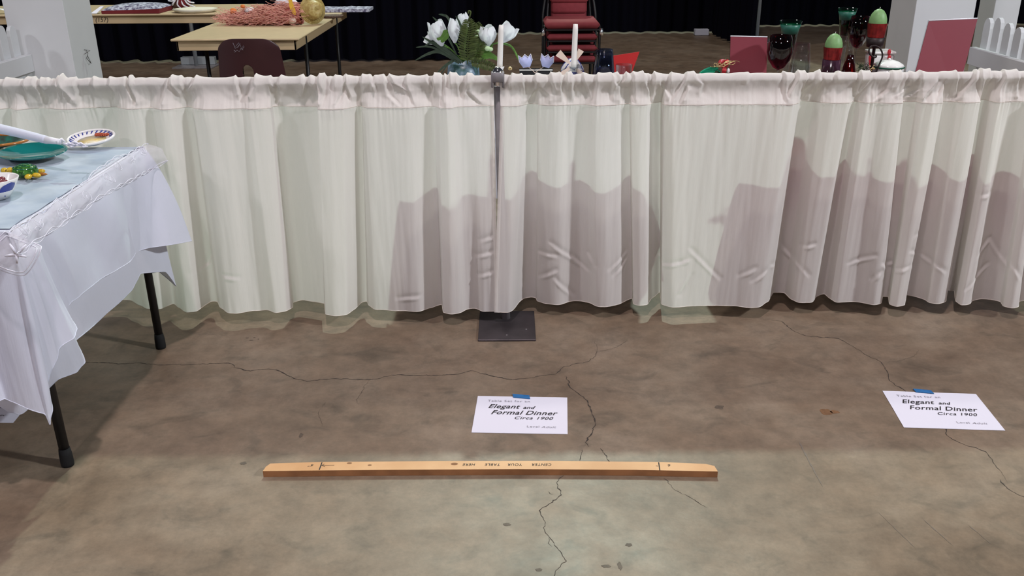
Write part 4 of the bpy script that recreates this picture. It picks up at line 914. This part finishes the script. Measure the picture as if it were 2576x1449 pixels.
def flute(px, ytop, hw, ybot, Y, label):
    s = mpp(Y); a = PY(px, ytop, Y); b = PY(px, ybot, Y); h = a.z-ZI; hb = b.z-ZI; t = thing('flute_glass', (a.x, Y, ZI), label, 'glass', 'green fluted glasses')
    w = hw*s; seg = 36
    k = MB().lathe([(.010, hb), (w*.55, hb+.004), (w*.68, hb+(h-hb)*.5), (w*.78, hb+(h-hb)*.75), (w, h), (w-.0012, h), (w*.76, hb+(h-hb)*.75), (w*.64, hb+(h-hb)*.5), (w*.45, hb+.010), (.001, hb+.010)], (a.x, Y, ZI), seg)
    k.o('green_body', mGREENG, t)
    MB().lathe([(w*.70+.0005, hb+(h-hb)*.58), (w*.79+.0005, hb+(h-hb)*.75), (w*.90+.0005, h-(h-hb)*.12)], (a.x, Y, ZI), 36).o('frosted_band', mFROST, t)
    MB().lathe([(.034, 0), (.033, .003), (.012, .010), (.009, hb*.4), (.013, hb*.8), (.011, hb)], (a.x, Y, ZI), 24).o('clear_stem', mCLEAR, t)
flute(1990, 52, 27, 128, 3.62, 'green fluted glass with frosted band rising behind the left ruby goblet')
flute(2133, 20, 23, 90, 3.80, 'tall green fluted glass rising behind the lower egg candle')
Y = 3.52; a = PY(2019, 108, Y); h = a.z-ZI; s = mpp(Y)
o = MB().lathe([(15*s, 0), (22*s, h*.25), (24*s, h*.6), (18*s, h), (17*s, h), (22.6*s, h*.6), (20*s, h*.25), (13*s, .012), (.001, .012)], (a.x, Y, ZI), 32).o('clear_tumbler', mCLEAR, None); tag(o, 'clear ribbed glass tumbler right of the left ruby goblet', 'glass')
def egg_candle(px, ytop, ymid, ybot, ybase, Y, label, m2, base):
    s = mpp(Y); a = PY(px, ytop, Y); mdd = PY(px, ymid, Y); b = PY(px, ybot, Y); c = PY(px, ybase, Y); r = 21*s
    t = thing('egg_candle', (a.x, Y, b.z), label, 'candle', 'green egg candles in red foil cups')
    hh = a.z-mdd.z; MB().lathe([(r*.97, mdd.z-b.z-.004), (r, mdd.z-b.z), (r*.96, mdd.z-b.z+hh*.3), (r*.80, mdd.z-b.z+hh*.62), (r*.5, mdd.z-b.z+hh*.88), (r*.2, mdd.z-b.z+hh*.98), (.0005, mdd.z-b.z+hh)], (a.x, Y, b.z), 28).o('wax_egg', mGREENWAX, t)
    MB().tube([(a.x, Y, a.z-.002), (a.x+.002, Y, a.z+.006)], [.0012, .0006], 6).o('wick', mWAX, t)
    k = MB(); rows = []
    for i in range(5):
        v = i/4; rows.append([Vector((a.x+(r*(.92+.14*v)+.0012*sin(j*2*pi/6*2))*cos(2*pi*j/48), Y+(r*(.92+.14*v)+.0012*sin(j*2*pi/3))*sin(2*pi*j/48), b.z+(mdd.z-b.z)*v)) for j in range(49)])
    k.grid(rows); k.o('foil_cup', mREDFOIL, t)
    h = thing('votive_stand', (a.x, Y, ZI), base, 'candle holder')
    hz_ = b.z-ZI; MB().lathe([(.030, 0), (.030, .004), (21*s, .02), (22*s, hz_-.001), (.001, hz_-.001)] if m2 is mPLUM else [(.034, 0), (.033, .005), (.006, .010), (.006, c.z-ZI), (19*s, c.z-ZI+.004), (22*s, hz_-.001), (.001, hz_-.001)], (a.x, Y, ZI), 28).o('stand_body', m2, h)
    return h
hl = egg_candle(2101, 84, 118, 149, 176, 3.50, 'lower green egg candle in red foil cup on plum glass votive', mPLUM, 'plum glass votive beneath the lower green egg candle')
hr_ = egg_candle(2213, 22, 58, 93, 120, 3.56, 'upper green egg candle in red foil cup beside the right white pillar', mIRON, 'tall dark iron stand with a curl beneath the upper green egg candle')
Y = 3.50
MB().tube(smooth_pts([PY(2203,138,Y), PY(2204,143,Y), PY(2198,144,Y), PY(2187,134,Y), PY(2188,120,Y), PY(2200,115,Y), PY(2214,122,Y), PY(2220,140,Y), PY(2212,162,Y), PY(2200,190,Y)], 6), .0032, 8).o('iron_curl', mIRON, hr_)
cv = PY(2088, 178, 3.46); o = MB().lathe([(.016, 0), (.022, .02), (.020, cv.z-ZI+.02), (.0185, cv.z-ZI+.02), (.020, .02), (.012, .006), (.001, .006)], (cv.x-.016, 3.44, ZI), 24).o('votive_glass', mCLEAR, None); tag(o, 'small clear votive glass in front of the plum votive', 'glass')
# red glass bell
Y = 3.43; a = PY(2140, 138, Y); h = a.z-ZI; s = mpp(Y)
t = thing('glass_bell', (a.x, Y, ZI), 'red glass bell with gold trim standing below the tall green flute', 'bell')
MB().lathe([(24*s, 0), (23*s, h*.3), (20*s, h*.55), (13*s, h*.82), (9*s, h*.9), (8*s, h), (.001, h+.002)], (a.x, Y, ZI), 28).o('bell_body', mREDG, t)
MB().lathe([(22.5*s, 0), (21*s, h*.3), (18*s, h*.55), (11*s, h*.8), (.001, h*.85)], (a.x, Y, ZI), 24).o('red_lining', mREDFOIL, t)
k = MB()
for z in (h*.25, h*.45): k.tube([(a.x+23.6*s*cos(q*pi/16), Y+23.6*s*sin(q*pi/16), ZI+z) for q in range(32)], .001, 5, True)
k.o('gold_trim', mGOLD, t)
tp = PY(2140, 98, Y); MB().tube([(a.x, Y, ZI+h), tp], [.009, .0085], 14).o('clear_handle', mCLEAR, t)
# evergreen sprig with gold star
Y = 3.54; sp = thing('evergreen_sprig', (PY(2172, 178, Y).x, Y, ZI), 'dark evergreen sprig with tiny gold blossoms by the red glass bell', 'ornament')
k = MB()
for q in range(90):
    c = PY(random.uniform(2158, 2186), random.uniform(162, 190), Y+random.uniform(-.02, .02)); d = Vector((random.uniform(-1, 1), random.uniform(-.5, .5), random.uniform(-.2, 1))).normalized()*.016; k.tube([c, c+d], [.0012, .0004], 4)
k.o('needles', mPINEN, sp)
k = MB()
for q in range(14):
    c = PY(2194+random.uniform(-6, 6), 172+random.uniform(-8, 8), 3.49); k.ell(c, (.0025, .0025, .0025), 6, 5)
k.o('gold_blossoms', mGOLD, sp)
# white pot with red bow
Y = 3.72; a0 = PY(2188, 127, Y); a1 = PY(2244, 127, Y); t = thing('ceramic_canister', ((a0.x+a1.x)/2, Y, ZI), 'white ceramic canister with a red bow behind the covered dish', 'canister')
k = MB().box((a0.x, Y-.04, ZI), (a1.x, Y+.045, a0.z-.010), .008); k.o('canister_body', mCERAM, t, False); MB().box((a0.x-.003, Y-.044, a0.z-.010), (a1.x+.003, Y+.048, a0.z), .003).o('canister_lid', mCERAM, t, False)
k = MB()
for sg in (-1, 1): k.ell(PY(2237, 138+sg*7, Y-.05), (.007, .005, .012))
k.o('red_bow', mREDRIB, t)
MB().blade([PY(2188,140,Y-.05), PY(2190,155,Y-.05), PY(2190,178,Y-.05)], .014).o('red_ribbon_tail', mREDRIB, t)
Y = 3.60; c = PY(2235, 168, Y); s = mpp(Y); t = thing('covered_dish', (c.x, Y, ZI), 'round white covered dish with embossed lid and dark green rim', 'dish'); hz_ = c.z-ZI
MB().lathe([(.030, 0), (34*s, .02), (36*s, hz_-.003), (.001, hz_-.003)], (c.x, Y, ZI), 36).o('dish_body', mCERAM, t)
MB().lathe([(38*s, hz_-.002), (38.5*s, hz_+.001), (38*s, hz_+.003)], (c.x, Y, ZI), 36).o('green_rim', mGREENGL, t)
k = MB().lathe([(37*s, hz_+.002), (34*s, hz_+.010), (24*s, hz_+.019), (10*s, hz_+.025), (.0005, hz_+.026)], (c.x, Y, ZI), 36)
for v in k.v: v.z += .0016*nz(v.x*180, v.y*180)
k.o('dish_lid', mCERAM, t); MB().ell((c.x, Y, c.z+.028), (.006, .006, .005)).o('lid_knob', mCERAM, t)

# ------------------------------------------------------------------ white pillars and picket fences
for x0, x1, lab, sgn in ((-2.603, -2.293, 'square white box pillar at upper left beside the picket fence', -1), (2.090, 2.400, 'square white box pillar at upper right behind the large crimson menu', 1)):
    t = thing('box_pillar', ((x0+x1)/2, 5.06, 0), lab, 'pillar')
    MB().box((x0, 4.90, .0), (x1, 5.22, 2.5), .002).o('shaft', mWPAINT, t, False); MB().box((x0-.02, 4.88, 0), (x1+.02, 5.24, .09), .004).o('plinth', mWPAINT, t, False)
    if sgn < 0:
        k = MB(); xx = x1+.004; k.tube([(xx, 5.06, .73), (xx+.012, 5.05, .715), (xx+.004, 5.04, .69), (xx+.014, 5.06, .66), (xx+.006, 5.08, .655), (xx+.003, 5.06, .70)], .0014, 5); k.tube([(xx, 5.04, .735), (xx+.012, 5.08, .725), (xx+.004, 5.03, .715)], .0016, 5); k.o('wire_hook', mIRON, t)
def picket_fence(xi, sgn, lab):
    """fence runs in depth from the pillar towards us; xi = inner face of its rail"""
    t = thing('picket_fence', (xi, 4.2, 0), lab, 'fence')
    xo = xi+sgn*.035
    lo, hi = min(xi, xo), max(xi, xo)
    for z0, z1 in ((.645, .733), (.16, .25)): MB().box((lo, 3.45, z0), (hi, 4.898, z1), .002).o('rail', mWPAINT, t, False)
    n = 14
    for k in range(n):
        y = 4.83-k*.102; hw = .034; zt = .885+.012*sin(k*1.7)
        xa, xb = xo+sgn*.001, xo+sgn*.020
        out = [(-hw, .06), (hw, .06), (hw, zt-.05), (hw*.86, zt-.022), (hw*.5, zt-.006), (0, zt), (-hw*.5, zt-.006), (-hw*.86, zt-.022), (-hw, zt-.05)]; m_ = len(out)
        vs = [Vector((xa, y+a, z)) for a, z in out]+[Vector((xb, y+a, z)) for a, z in out]
        MB().add(vs, [tuple(range(m_)), tuple(range(2*m_-1, m_-1, -1))]+[(i, i+m_, (i+1) % m_+m_, (i+1) % m_) for i in range(m_)]).o('picket', mWPAINT, t, False)
    MB().box((min(xo, xo+sgn*.06), 3.45, 0), (max(xo, xo+sgn*.06), 3.51, .92), .003).o('end_post', mWPAINT, t, False)
picket_fence(-2.505, -1, 'white picket fence running towards us from the left white pillar')
picket_fence(2.405, 1, 'white picket fence running towards us from the right white pillar')
a = PY(2472, 30, 6.0); b = PY(2548, 30, 6.0); t = thing('box_pillar', ((a.x+b.x)/2, 6.1, 0), 'farther white box pillar seen past the right picket fence', 'pillar')
MB().box((a.x+.07, 6.0, 0), (b.x+.04, 6.2, 2.5), .002).o('shaft', mWPAINT, t, False); MB().box((a.x+.05, 5.98, 0), (b.x+.06, 6.22, .09), .004).o('plinth', mWPAINT, t, False)

# ------------------------------------------------------------------ tan folding tables and what lies on them
def tan_table(x0, x1, y0, y1, z, lab, legs, writing=None):
    t = thing('folding_table', ((x0+x1)/2, (y0+y1)/2, 0), lab, 'table', 'tan folding tables at back left')
    MB().box((x0, y0, z-.012), (x1, y1, z), .004).o('tabletop', mTAN, t, False)
    k = MB(); e = .025; k.box((x0+e, y0+e, z-.068), (x1-e, y0+e+.012, z-.012), .002); k.box((x0+e, y1-e-.012, z-.068), (x1-e, y1-e, z-.012), .002); k.box((x0+e, y0+e, z-.068), (x0+e+.012, y1-e, z-.012), .002); k.box((x1-e-.012, y0+e, z-.068), (x1-e, y1-e, z-.012), .002)
    k.o('apron', mTANED, t, False)
    for lx, ly, m in legs: MB().tube([(lx, ly, 0), (lx, ly, z-.02)], .012, 10).o('leg', m, t)
    if writing:
        text_mesh('marker_writing', writing, plane_frame((x0+.0+writing_x, y0+e-.001, z-.054), (1, 0, 0), (0, 0, 1)), .045, mINK, t, .2)
    return t
A0 = G(436, 96, .74); A1 = G(742, 100, .74); A2 = G(933, 20, .74); y0 = (A0.y+A1.y)/2
tan_table(A0.x, A1.x+.01, y0, A2.y+.02, .74, 'tan folding table pointing towards us with coral raffia and straw hat on it', [(A0.x+.12, y0+.25, mBLKTUBE), (A1.x-.02, y0+.30, mBLKTUBE), (A1.x-.02, A2.y-.45, mBLKTUBE), (A0.x+.12, A2.y-.45, mBLKTUBE)])
B0 = G(60, 38, .74); B1 = G(260, 23, .74); writing_x = G(246, 50, .70).x+4.5-.02
tan_table(-4.5, A0.x-.012, B0.y, B0.y+.76, .74, 'tan folding table at back left lying crosswise, patchwork pillow on top', [(-4.3, 6.95, mBLKTUBE), (-4.3, 7.35, mBLKTUBE), (-2.12, 7.35, mBLKTUBE)], '(157)')
ZTN = .741; YB = B0.y
# raffia heap
c = G(665, 62, ZTN); rf = thing('raffia_doll', (c.x, c.y, ZTN), 'coral raffia doll skirt heap lying beside a golden straw hat', 'doll')
s = c.y*cos(TH)/FPX
k = MB(); rows = []
for i in range(40):
    u = i/39; row = []
    rr = .075*(.35+.65*u**.6)*(1-.15*max(0, u-.85)/.15)
    for j in range(25):
        a = 2*pi*j/24; rr2 = rr*(1+.22*nz(u*7, cos(a)*2, sin(a)*2))
        row.append(Vector((c.x-.245+.49*u, c.y+.02+rr2*1.2*cos(a), max(ZTN+.001, ZTN+.062*(.4+.6*u)+rr2*sin(a)*.95))))
    rows.append(row)
k.grid(rows).o('raffia_core', mCORALD, rf)
k = MB()
for q in range(900):
    u = random.random()**.8; a = random.uniform(-.5, pi+.4); rr = .078*(.35+.65*u**.6)*random.uniform(.8, 1.14); x = c.x-.27+.51*u
    p = Vector((x, c.y+.02-rr*1.2*cos(a)*(1 if a < pi/2 else 1), ZTN+.045*(.5+.6*u)+rr*sin(a))); p.y = c.y+.02-abs(rr*1.2*cos(a)) if random.random() < .75 else p.y; p.z = max(p.z, ZTN+.003)
    L = random.uniform(.03, .09); d = Vector((-1 if random.random() < .8 else .5, random.uniform(-.4, .4), random.uniform(-.5, .5))).normalized()*L
    m = p+d*.5+Vector((0, random.uniform(-.012, .0), random.uniform(-.01, .014))); e = p+d; e.z = max(e.z, ZTN+.002); m.z = max(m.z, ZTN+.002)
    k.tube(smooth_pts([p, m, e], 3), .0014, 4)
o = k.o('raffia_strands', mCORAL, rf); o['kind'] = 'stuff'
for px, py, r in ((720, 8, .06),): MB().ell(PY(px, py, c.y+.05), (.075, .04, .035)).o('white_bodice', mWHITECL, rf)
MB().ell(PY(628, 26, c.y), (.035, .03, .020)).o('white_ruffle', mWHITECL, rf)
k = MB(); k.blade([PY(729, 0, c.y-.07), PY(736, 22, c.y-.075), PY(743, 38, c.y-.07)], .030); k.blade([PY(728, -8, c.y-.06), PY(731, 5, c.y-.06), PY(733, 14, c.y-.06)], .024); k.o('yellow_leaf', mYLEAF, rf)
k = MB(); k.ell(PY(587, 28, c.y-.0), (.022, .012, .020)); k.ell(PY(611, 16, c.y+.03), (.016, .012, .012)); k.o('orange_pompom', mORG, rf)
MB().ell(PY(735, 52, c.y-.06), (.026, .02, .020)).o('bell_sleeve', mCREAMBL, rf)
c2 = G(797, 60, ZTN); ht = thing('straw_hat', (c2.x, c2.y, ZTN), 'golden glossy straw hat standing on edge at right of the coral raffia', 'hat')
zc_ = ZTN+.085; k = MB()
k.lathe([(.088, 0), (.086, .004), (.060, .014), (.055, .045), (.040, .062), (.001, .068), (.001, .064), (.038, .058), (.051, .040), (.056, .012), (.080, 0)], (c2.x-.02, c2.y, zc_+.002), 36, ax=(.62, -.78, .05))
k.o('hat_body', mSTRAW, ht)
k = MB()
for rr, zz in ((.088, .001), (.082, .006), (.074, .010), (.066, .013)):
    q = Vector((0, 0, 1)).rotation_difference(Vector((.62, -.78, .05)).normalized()); k.tube([Vector((c2.x-.02, c2.y, zc_+.002))+q @ Vector((rr*cos(a*pi/20), rr*sin(a*pi/20), zz)) for a in range(40)], .0022, 5, True)
k.o('woven_brim_rings', mSTRAW, ht)
# folded patchwork + wicker mat
c = G(868, 28, ZTN); o = MB()
rows = [[Vector((c.x-.17+.36*j/20, c.y-.09+.22*i/10, ZTN+.022+.006*nz(j*.4, i*.5))) for j in range(21)] for i in range(11)]; o.grid(rows); n0 = len(o.v)
o.add([Vector((v.x, v.y, ZTN+.001)) for v in o.v], [tuple(reversed(f)) for f in o.f])
bd = [j for j in range(21)]+[i*21+20 for i in range(1, 11)]+[10*21+j for j in range(19, -1, -1)]+[i*21 for i in range(9, 0, -1)]
o.f += [(bd[i], bd[i]+n0, bd[(i+1) % len(bd)]+n0, bd[(i+1) % len(bd)]) for i in range(len(bd))]
o = o.o('folded_quilt', mQUILT, None, False); tag(o, 'folded blue and white patchwork cloth right of the straw hat', 'quilt')
c = G(834, 44, ZTN); o = MB().lathe([(.001, .0), (.075, 0), (.085, .014), (.078, .016), (.06, .010), (.001, .010)], (c.x, c.y, ZTN), 30, ry=.8).o('wicker_basket', mWICK, None); tag(o, 'shallow brown wicker basket tray just right of the straw hat', 'basket')
# crosswise table: pillow, card, doll, quilted mats
ZT2 = ZTN
def at2(px, dy): 
    p = PY(px, 30, YB+dy); return p.x
px0, px1 = at2(268, .12), at2(412, .12)
k = MB(); rows = []
for i in range(13):
    for_ = []; v = i/12
    for j in range(21):
        u = j/20; e = (sin(pi*min(1, max(0, u)))**.35)*(sin(pi*v)**.35); for_.append(Vector((px0+(px1-px0)*u, YB+.03+.30*v, ZT2+.022+.038*e+.010*u)))
    rows.append(for_)
k.grid(rows); n0 = len(k.v); k.add([Vector((v.x, v.y, ZT2+.001)) for v in k.v], [tuple(reversed(f)) for f in k.f])
k.f += [(bd[i] if False else 0,)*3 for i in range(0)]
bd2 = [j for j in range(21)]+[i*21+20 for i in range(1, 13)]+[12*21+j for j in range(19, -1, -1)]+[i*21 for i in range(11, 0, -1)]
nf = len(k.f); k.f += [(bd2[i], bd2[i]+n0, bd2[(i+1) % len(bd2)]+n0, bd2[(i+1) % len(bd2)]) for i in range(len(bd2))]
o = mesh('patchwork_pillow', k.v, k.f, mQUILT, None, False, [mMAR], [0]*nf+[1]*(len(k.f)-nf)); tag(o, 'thick blue patchwork pillow with maroon sides at back left', 'pillow')
xa, xb = at2(240, .05), at2(262, .05); o = MB().add([(xa-.03, YB+.03, ZT2+.004), (xb-.05, YB+.03, ZT2+.004), (xb-.03, YB+.13, ZT2+.045), (xa+.01, YB+.13, ZT2+.045), (xa-.03, YB+.033, ZT2+.001), (xb-.05, YB+.033, ZT2+.001), (xb-.03, YB+.133, ZT2+.042), (xa+.01, YB+.133, ZT2+.042)], [(0, 1, 2, 3), (7, 6, 5, 4), (0, 4, 5, 1), (1, 5, 6, 2), (2, 6, 7, 3), (3, 7, 4, 0)]).o('entry_card', mPAPER, None, False); tag(o, 'small white entry card leaning on the patchwork pillow', 'card')
xm = at2(490, .12)
k = MB().lathe([(.001, 0), (.11, 0), (.120, .010), (.13, .022), (.10, .026), (.001, .030)], (xm, YB+.13, ZT2), 30, rx=1.25)
for v in k.v: v.z += .004*max(0, nz(v.x*20, v.y*20))
o = k.o('quilted_mat', mCREAMQ, None); tag(o, 'cream padded quilted mat between the pillow and the coral raffia', 'mat')
dl = thing('cloth_doll', (at2(455, .25), YB+.25, ZT2), 'small rag doll in maroon with tangled white yarn limbs behind the cream mat', 'doll'); dx = at2(455, .25)
MB().ell((dx, YB+.32, ZT2+.055), (.06, .04, .055)).o('body', mMAR, dl)
MB().ell((dx-.05, YB+.32, ZT2+.045), (.035, .03, .045)).o('dark_sleeve', mWICK, dl)
k = MB()
for q in range(9): 
    a = q*.7; k.tube(smooth_pts([(dx+.02*cos(a), YB+.30, ZT2+.10), (dx+.06*cos(a), YB+.28, ZT2+.06+.02*sin(a)), (dx+.10*cos(a+.4), YB+.30, max(ZT2+.01, ZT2+.05+.05*sin(a)))], 5), .006, 6)
k.o('yarn_limbs', mWHITECL, dl)
o = MB().blade([(at2(-20, .1), YB+.05, ZT2+.02), (at2(0, .1), YB+.1, ZT2+.035), (at2(22, .1), YB+.12, ZT2+.01)], .08, nrm=(0, 0, 1)).o('crumpled_cloth', mWHITECL, None); tag(o, 'small crumpled white cloth at far left behind the left pillar', 'cloth')
xg = at2(538, .2)

# ------------------------------------------------------------------ moulded plastic chair at the tan table
Yc = 5.22; a = PY(549, 130, Yc); b = PY(716, 130, Yc); top = PY(630, 98, Yc).z; ch = thing('plastic_chair', ((a.x+b.x)/2, Yc+.2, 0), 'dark maroon moulded plastic chair seen from behind at tan table', 'chair')
xc = (a.x+b.x)/2-.026; hwT = (b.x-a.x)/2*.93; zb = .48; mb = MB(); rows = []
NJ = 129
for i in range(101):
    v = i/100; z = zb+(top-zb)*v; hw = (hwT*1.13)*(1-v)+hwT*v
    cut = 1-(max(0, (v-.80)/.20))**2.4*.10; 
    rows.append([Vector((xc+hw*cut*(j/64-1), Yc+.03*(1-v)+.045*abs(j/64-1)**2, z-.032*abs(j/64-1)**5*(v**3))) for j in range(NJ)])
vs = [p for r in rows for p in r]; fs = []
for i in range(100):
    for j in range(NJ-1):
        cx_ = (rows[i][j].x-xc+.012)/.032; cz = (rows[i][j].z-.575)/.042
        if cx_*cx_+cz*cz < 1: continue
        if abs(cx_) < 1 and rows[i][j].z < .575: continue
        fs.append((i*NJ+j, i*NJ+j+1, (i+1)*NJ+j+1, (i+1)*NJ+j))
o = mesh('backrest', vs, fs, mBROWNPL, ch); md = o.modifiers.new('shell_thickness', 'SOLIDIFY'); md.thickness = .005
rows = []
for i in range(14):
    v = i/13; rows.append([Vector((xc+(.20+.01*v)*(j/10-1), Yc+.04+.36*v, .445+.02*abs(j/10-1)**2+.05*max(0, .15-v)/.15-.02*max(0, v-.85)/.15)) for j in range(21)])
o = MB().grid(rows).o('seat', mBROWNPL, ch); md = o.modifiers.new('shell_thickness', 'SOLIDIFY'); md.thickness = .006
for sx in (-1, 1):
    for yy, ye in ((.08, .0), (.34, .42)): MB().tube([(xc+sx*.14, Yc+yy, .44), (xc+sx*.20, Yc+ye, .0)], .0105, 10).o('leg', mCHROME, ch)
k = MB()
for pts in ([(586,108),(592,122),(598,118),(604,109),(600,108),(592,118)],[(598,120),(604,112),(608,124),(612,114),(614,118),(608,126)],[(590,132),(596,126),(602,130),(606,122),(612,126)],[(588,126),(594,130)]):
    k.tube([PY(x, y, Yc-.004) for x, y in pts], .0009, 4)
k.o('scratched_scrawl', mGREYINK, ch)

# ------------------------------------------------------------------ stack of burgundy chairs
Ys = 7.0; cl = PY(1371, 62, Ys); cr_ = PY(1510, 62, Ys); xc = (cl.x+cr_.x)/2; hw = (cr_.x-cl.x)/2
zseat = PY(1440, 74, Ys).z
LABS = ['topmost burgundy padded chair of the stack behind the tulip table', 'second burgundy chair from the top of the dark stack', 'third burgundy chair from the top of the dark stack', 'bottom burgundy chair of the dark stack resting on the floor']
for q in range(4):
    zb = zseat-.082*q; Y0 = Ys+.008*q; t = thing('stacking_chair', (xc, Y0+.25, 0), LABS[q], 'chair', 'stacked burgundy chairs')
    w = hw*(1 if q == 0 else .93)
    MB().box((xc-w, Y0, zb), (xc+w, Y0+.42, zb+.055 if q == 0 else zb+.045), .022).o('seat', mRED, t)
    MB().box((xc-w+.006, Y0+.006, zb-.012), (xc+w-.006, Y0+.41, zb), .003).o('seat_pan', mBLKPL, t, False)
    wb = w*.74
    k = MB().box((xc-wb, 0, 0), (xc+wb, .045, .34), .018); k.xf(Matrix.Translation((0, Y0+.44, zb+.155)) @ Matrix.Rotation(radians(-11), 4, 'X'))
    k.o('backrest', mRED, t)
    for sx in (-1, 1):
        lx = xc+sx*(w*.92 if q else w*1.0)
        MB().tube(smooth_pts([(lx, Y0+.06, .0), (lx, Y0+.05, zb-.03), (lx, Y0+.15, zb-.008), (lx, Y0+.36, zb-.005), (lx*1, Y0+.44, zb+.08), (xc+sx*(wb+.018), Y0+.50, zb+.30), (xc+sx*(wb+.010), Y0+.56, zb+.50)], 4), .011, 8).o('side_frame', mBLKTUBE, t)
        MB().tube([(lx, Y0+.34, zb-.01), (lx, Y0+.50, .0)], .011, 8).o('leg', mBLKTUBE, t)
    if q == 0:
        for sx in (-1, 1): MB().lathe([(.013, 0), (.016, .02), (.012, .05)], (xc+sx*(w+.012), Y0+.01, zb-.045), 12).o('chrome_corner', mCHROME, t)

# ------------------------------------------------------------------ black backdrop drapes, uprights
def drape(pts, z0, z1, label, seed):
    P = []; 
    for a, b in zip(pts, pts[1:]):
        a, b = Vector((*a, 0)), Vector((*b, 0)); L = (b-a).length; n = int(L/.03); d = (b-a).normalized(); s = Vector((-d.y, d.x, 0))
        for i in range(n): P.append((a.lerp(b, i/n), s))
    P.append((Vector((*pts[-1], 0)), s)); rows = []
    for r in range(9):
        u = r/8; z = z0+(z1-z0)*u; rows.append([p+s*(.045*sin(i*1.05+2*nz(i*.05, seed))*(1-.4*u)+.03*nz(i*.13, seed))+Vector((0, 0, z+(.012*nz(i*.2, 3) if r == 0 else 0))) for i, (p, s) in enumerate(P)])
    o = MB().grid(rows).o('black_drape', mBLACKCL, None); tag(o, label, 'curtain', 'tall black backdrop drapes'); return o
yl = G(300, 159).y; yr = G(1500, 84).y
drape([(-9.5, yl+.1), (-.36, yl-.02)], .02, 3.0, 'tall black backdrop drape at left behind the tan tables', 1)
drape([(-1.6, yr), (2.52, yr-.05)], .02, 5.0, 'farthest tall black backdrop drape behind the burgundy chairs', 2)  # unseen height here and below raised to shade the back floor
r1 = G(1812, 98); r2 = G(1905, 128); drape([(2.52, yr-.08), (r1.x, r1.y), (r2.x-.05, r2.y)], .02, 5.0, 'tall black side drape coming forward left of the grey pole', 3)
drape([(2.60, yr+.6), (9.5, yr+.5)], .02, 5.0, 'tall black backdrop drape at right behind the ruby and green glasses', 4)
def upright(p, r, label, lean=0, base=True, m=mPOLE, h=3.05):
    t = thing('drape_upright', (p.x, p.y, 0), label, 'pole', 'aluminium backdrop uprights')
    MB().tube([(p.x, p.y, .01), (p.x+lean, p.y, h)], r, 12).o('pole', m, t)
    MB().box((p.x-.2, p.y-.14, 0), (p.x+.2, p.y+.14, .010), .002).o('base_plate', mSTEEL, t, False)
    if base: MB().box((p.x-.17, p.y+.05, .011), (p.x+.17, p.y+.12, .085), .004).o('weight_block', mPOLE, t, False)
upright(Vector((G(514, 158).x, G(514, 158).y-.25, 0)), .020, 'light grey backdrop upright with base block behind the tan tables', .0)
p = G(1902, 104); upright(p, .024, 'grey backdrop upright rising behind the square crimson card', .0, False)
c = G(1766, 90); t = MB().box((c.x-.085, c.y, .002), (c.x+.085, c.y+.10, .075), .006).o('white_box', mGREYPAPER, None, False); tag(t, 'small pale grey box on floor at foot of the far drape', 'box')
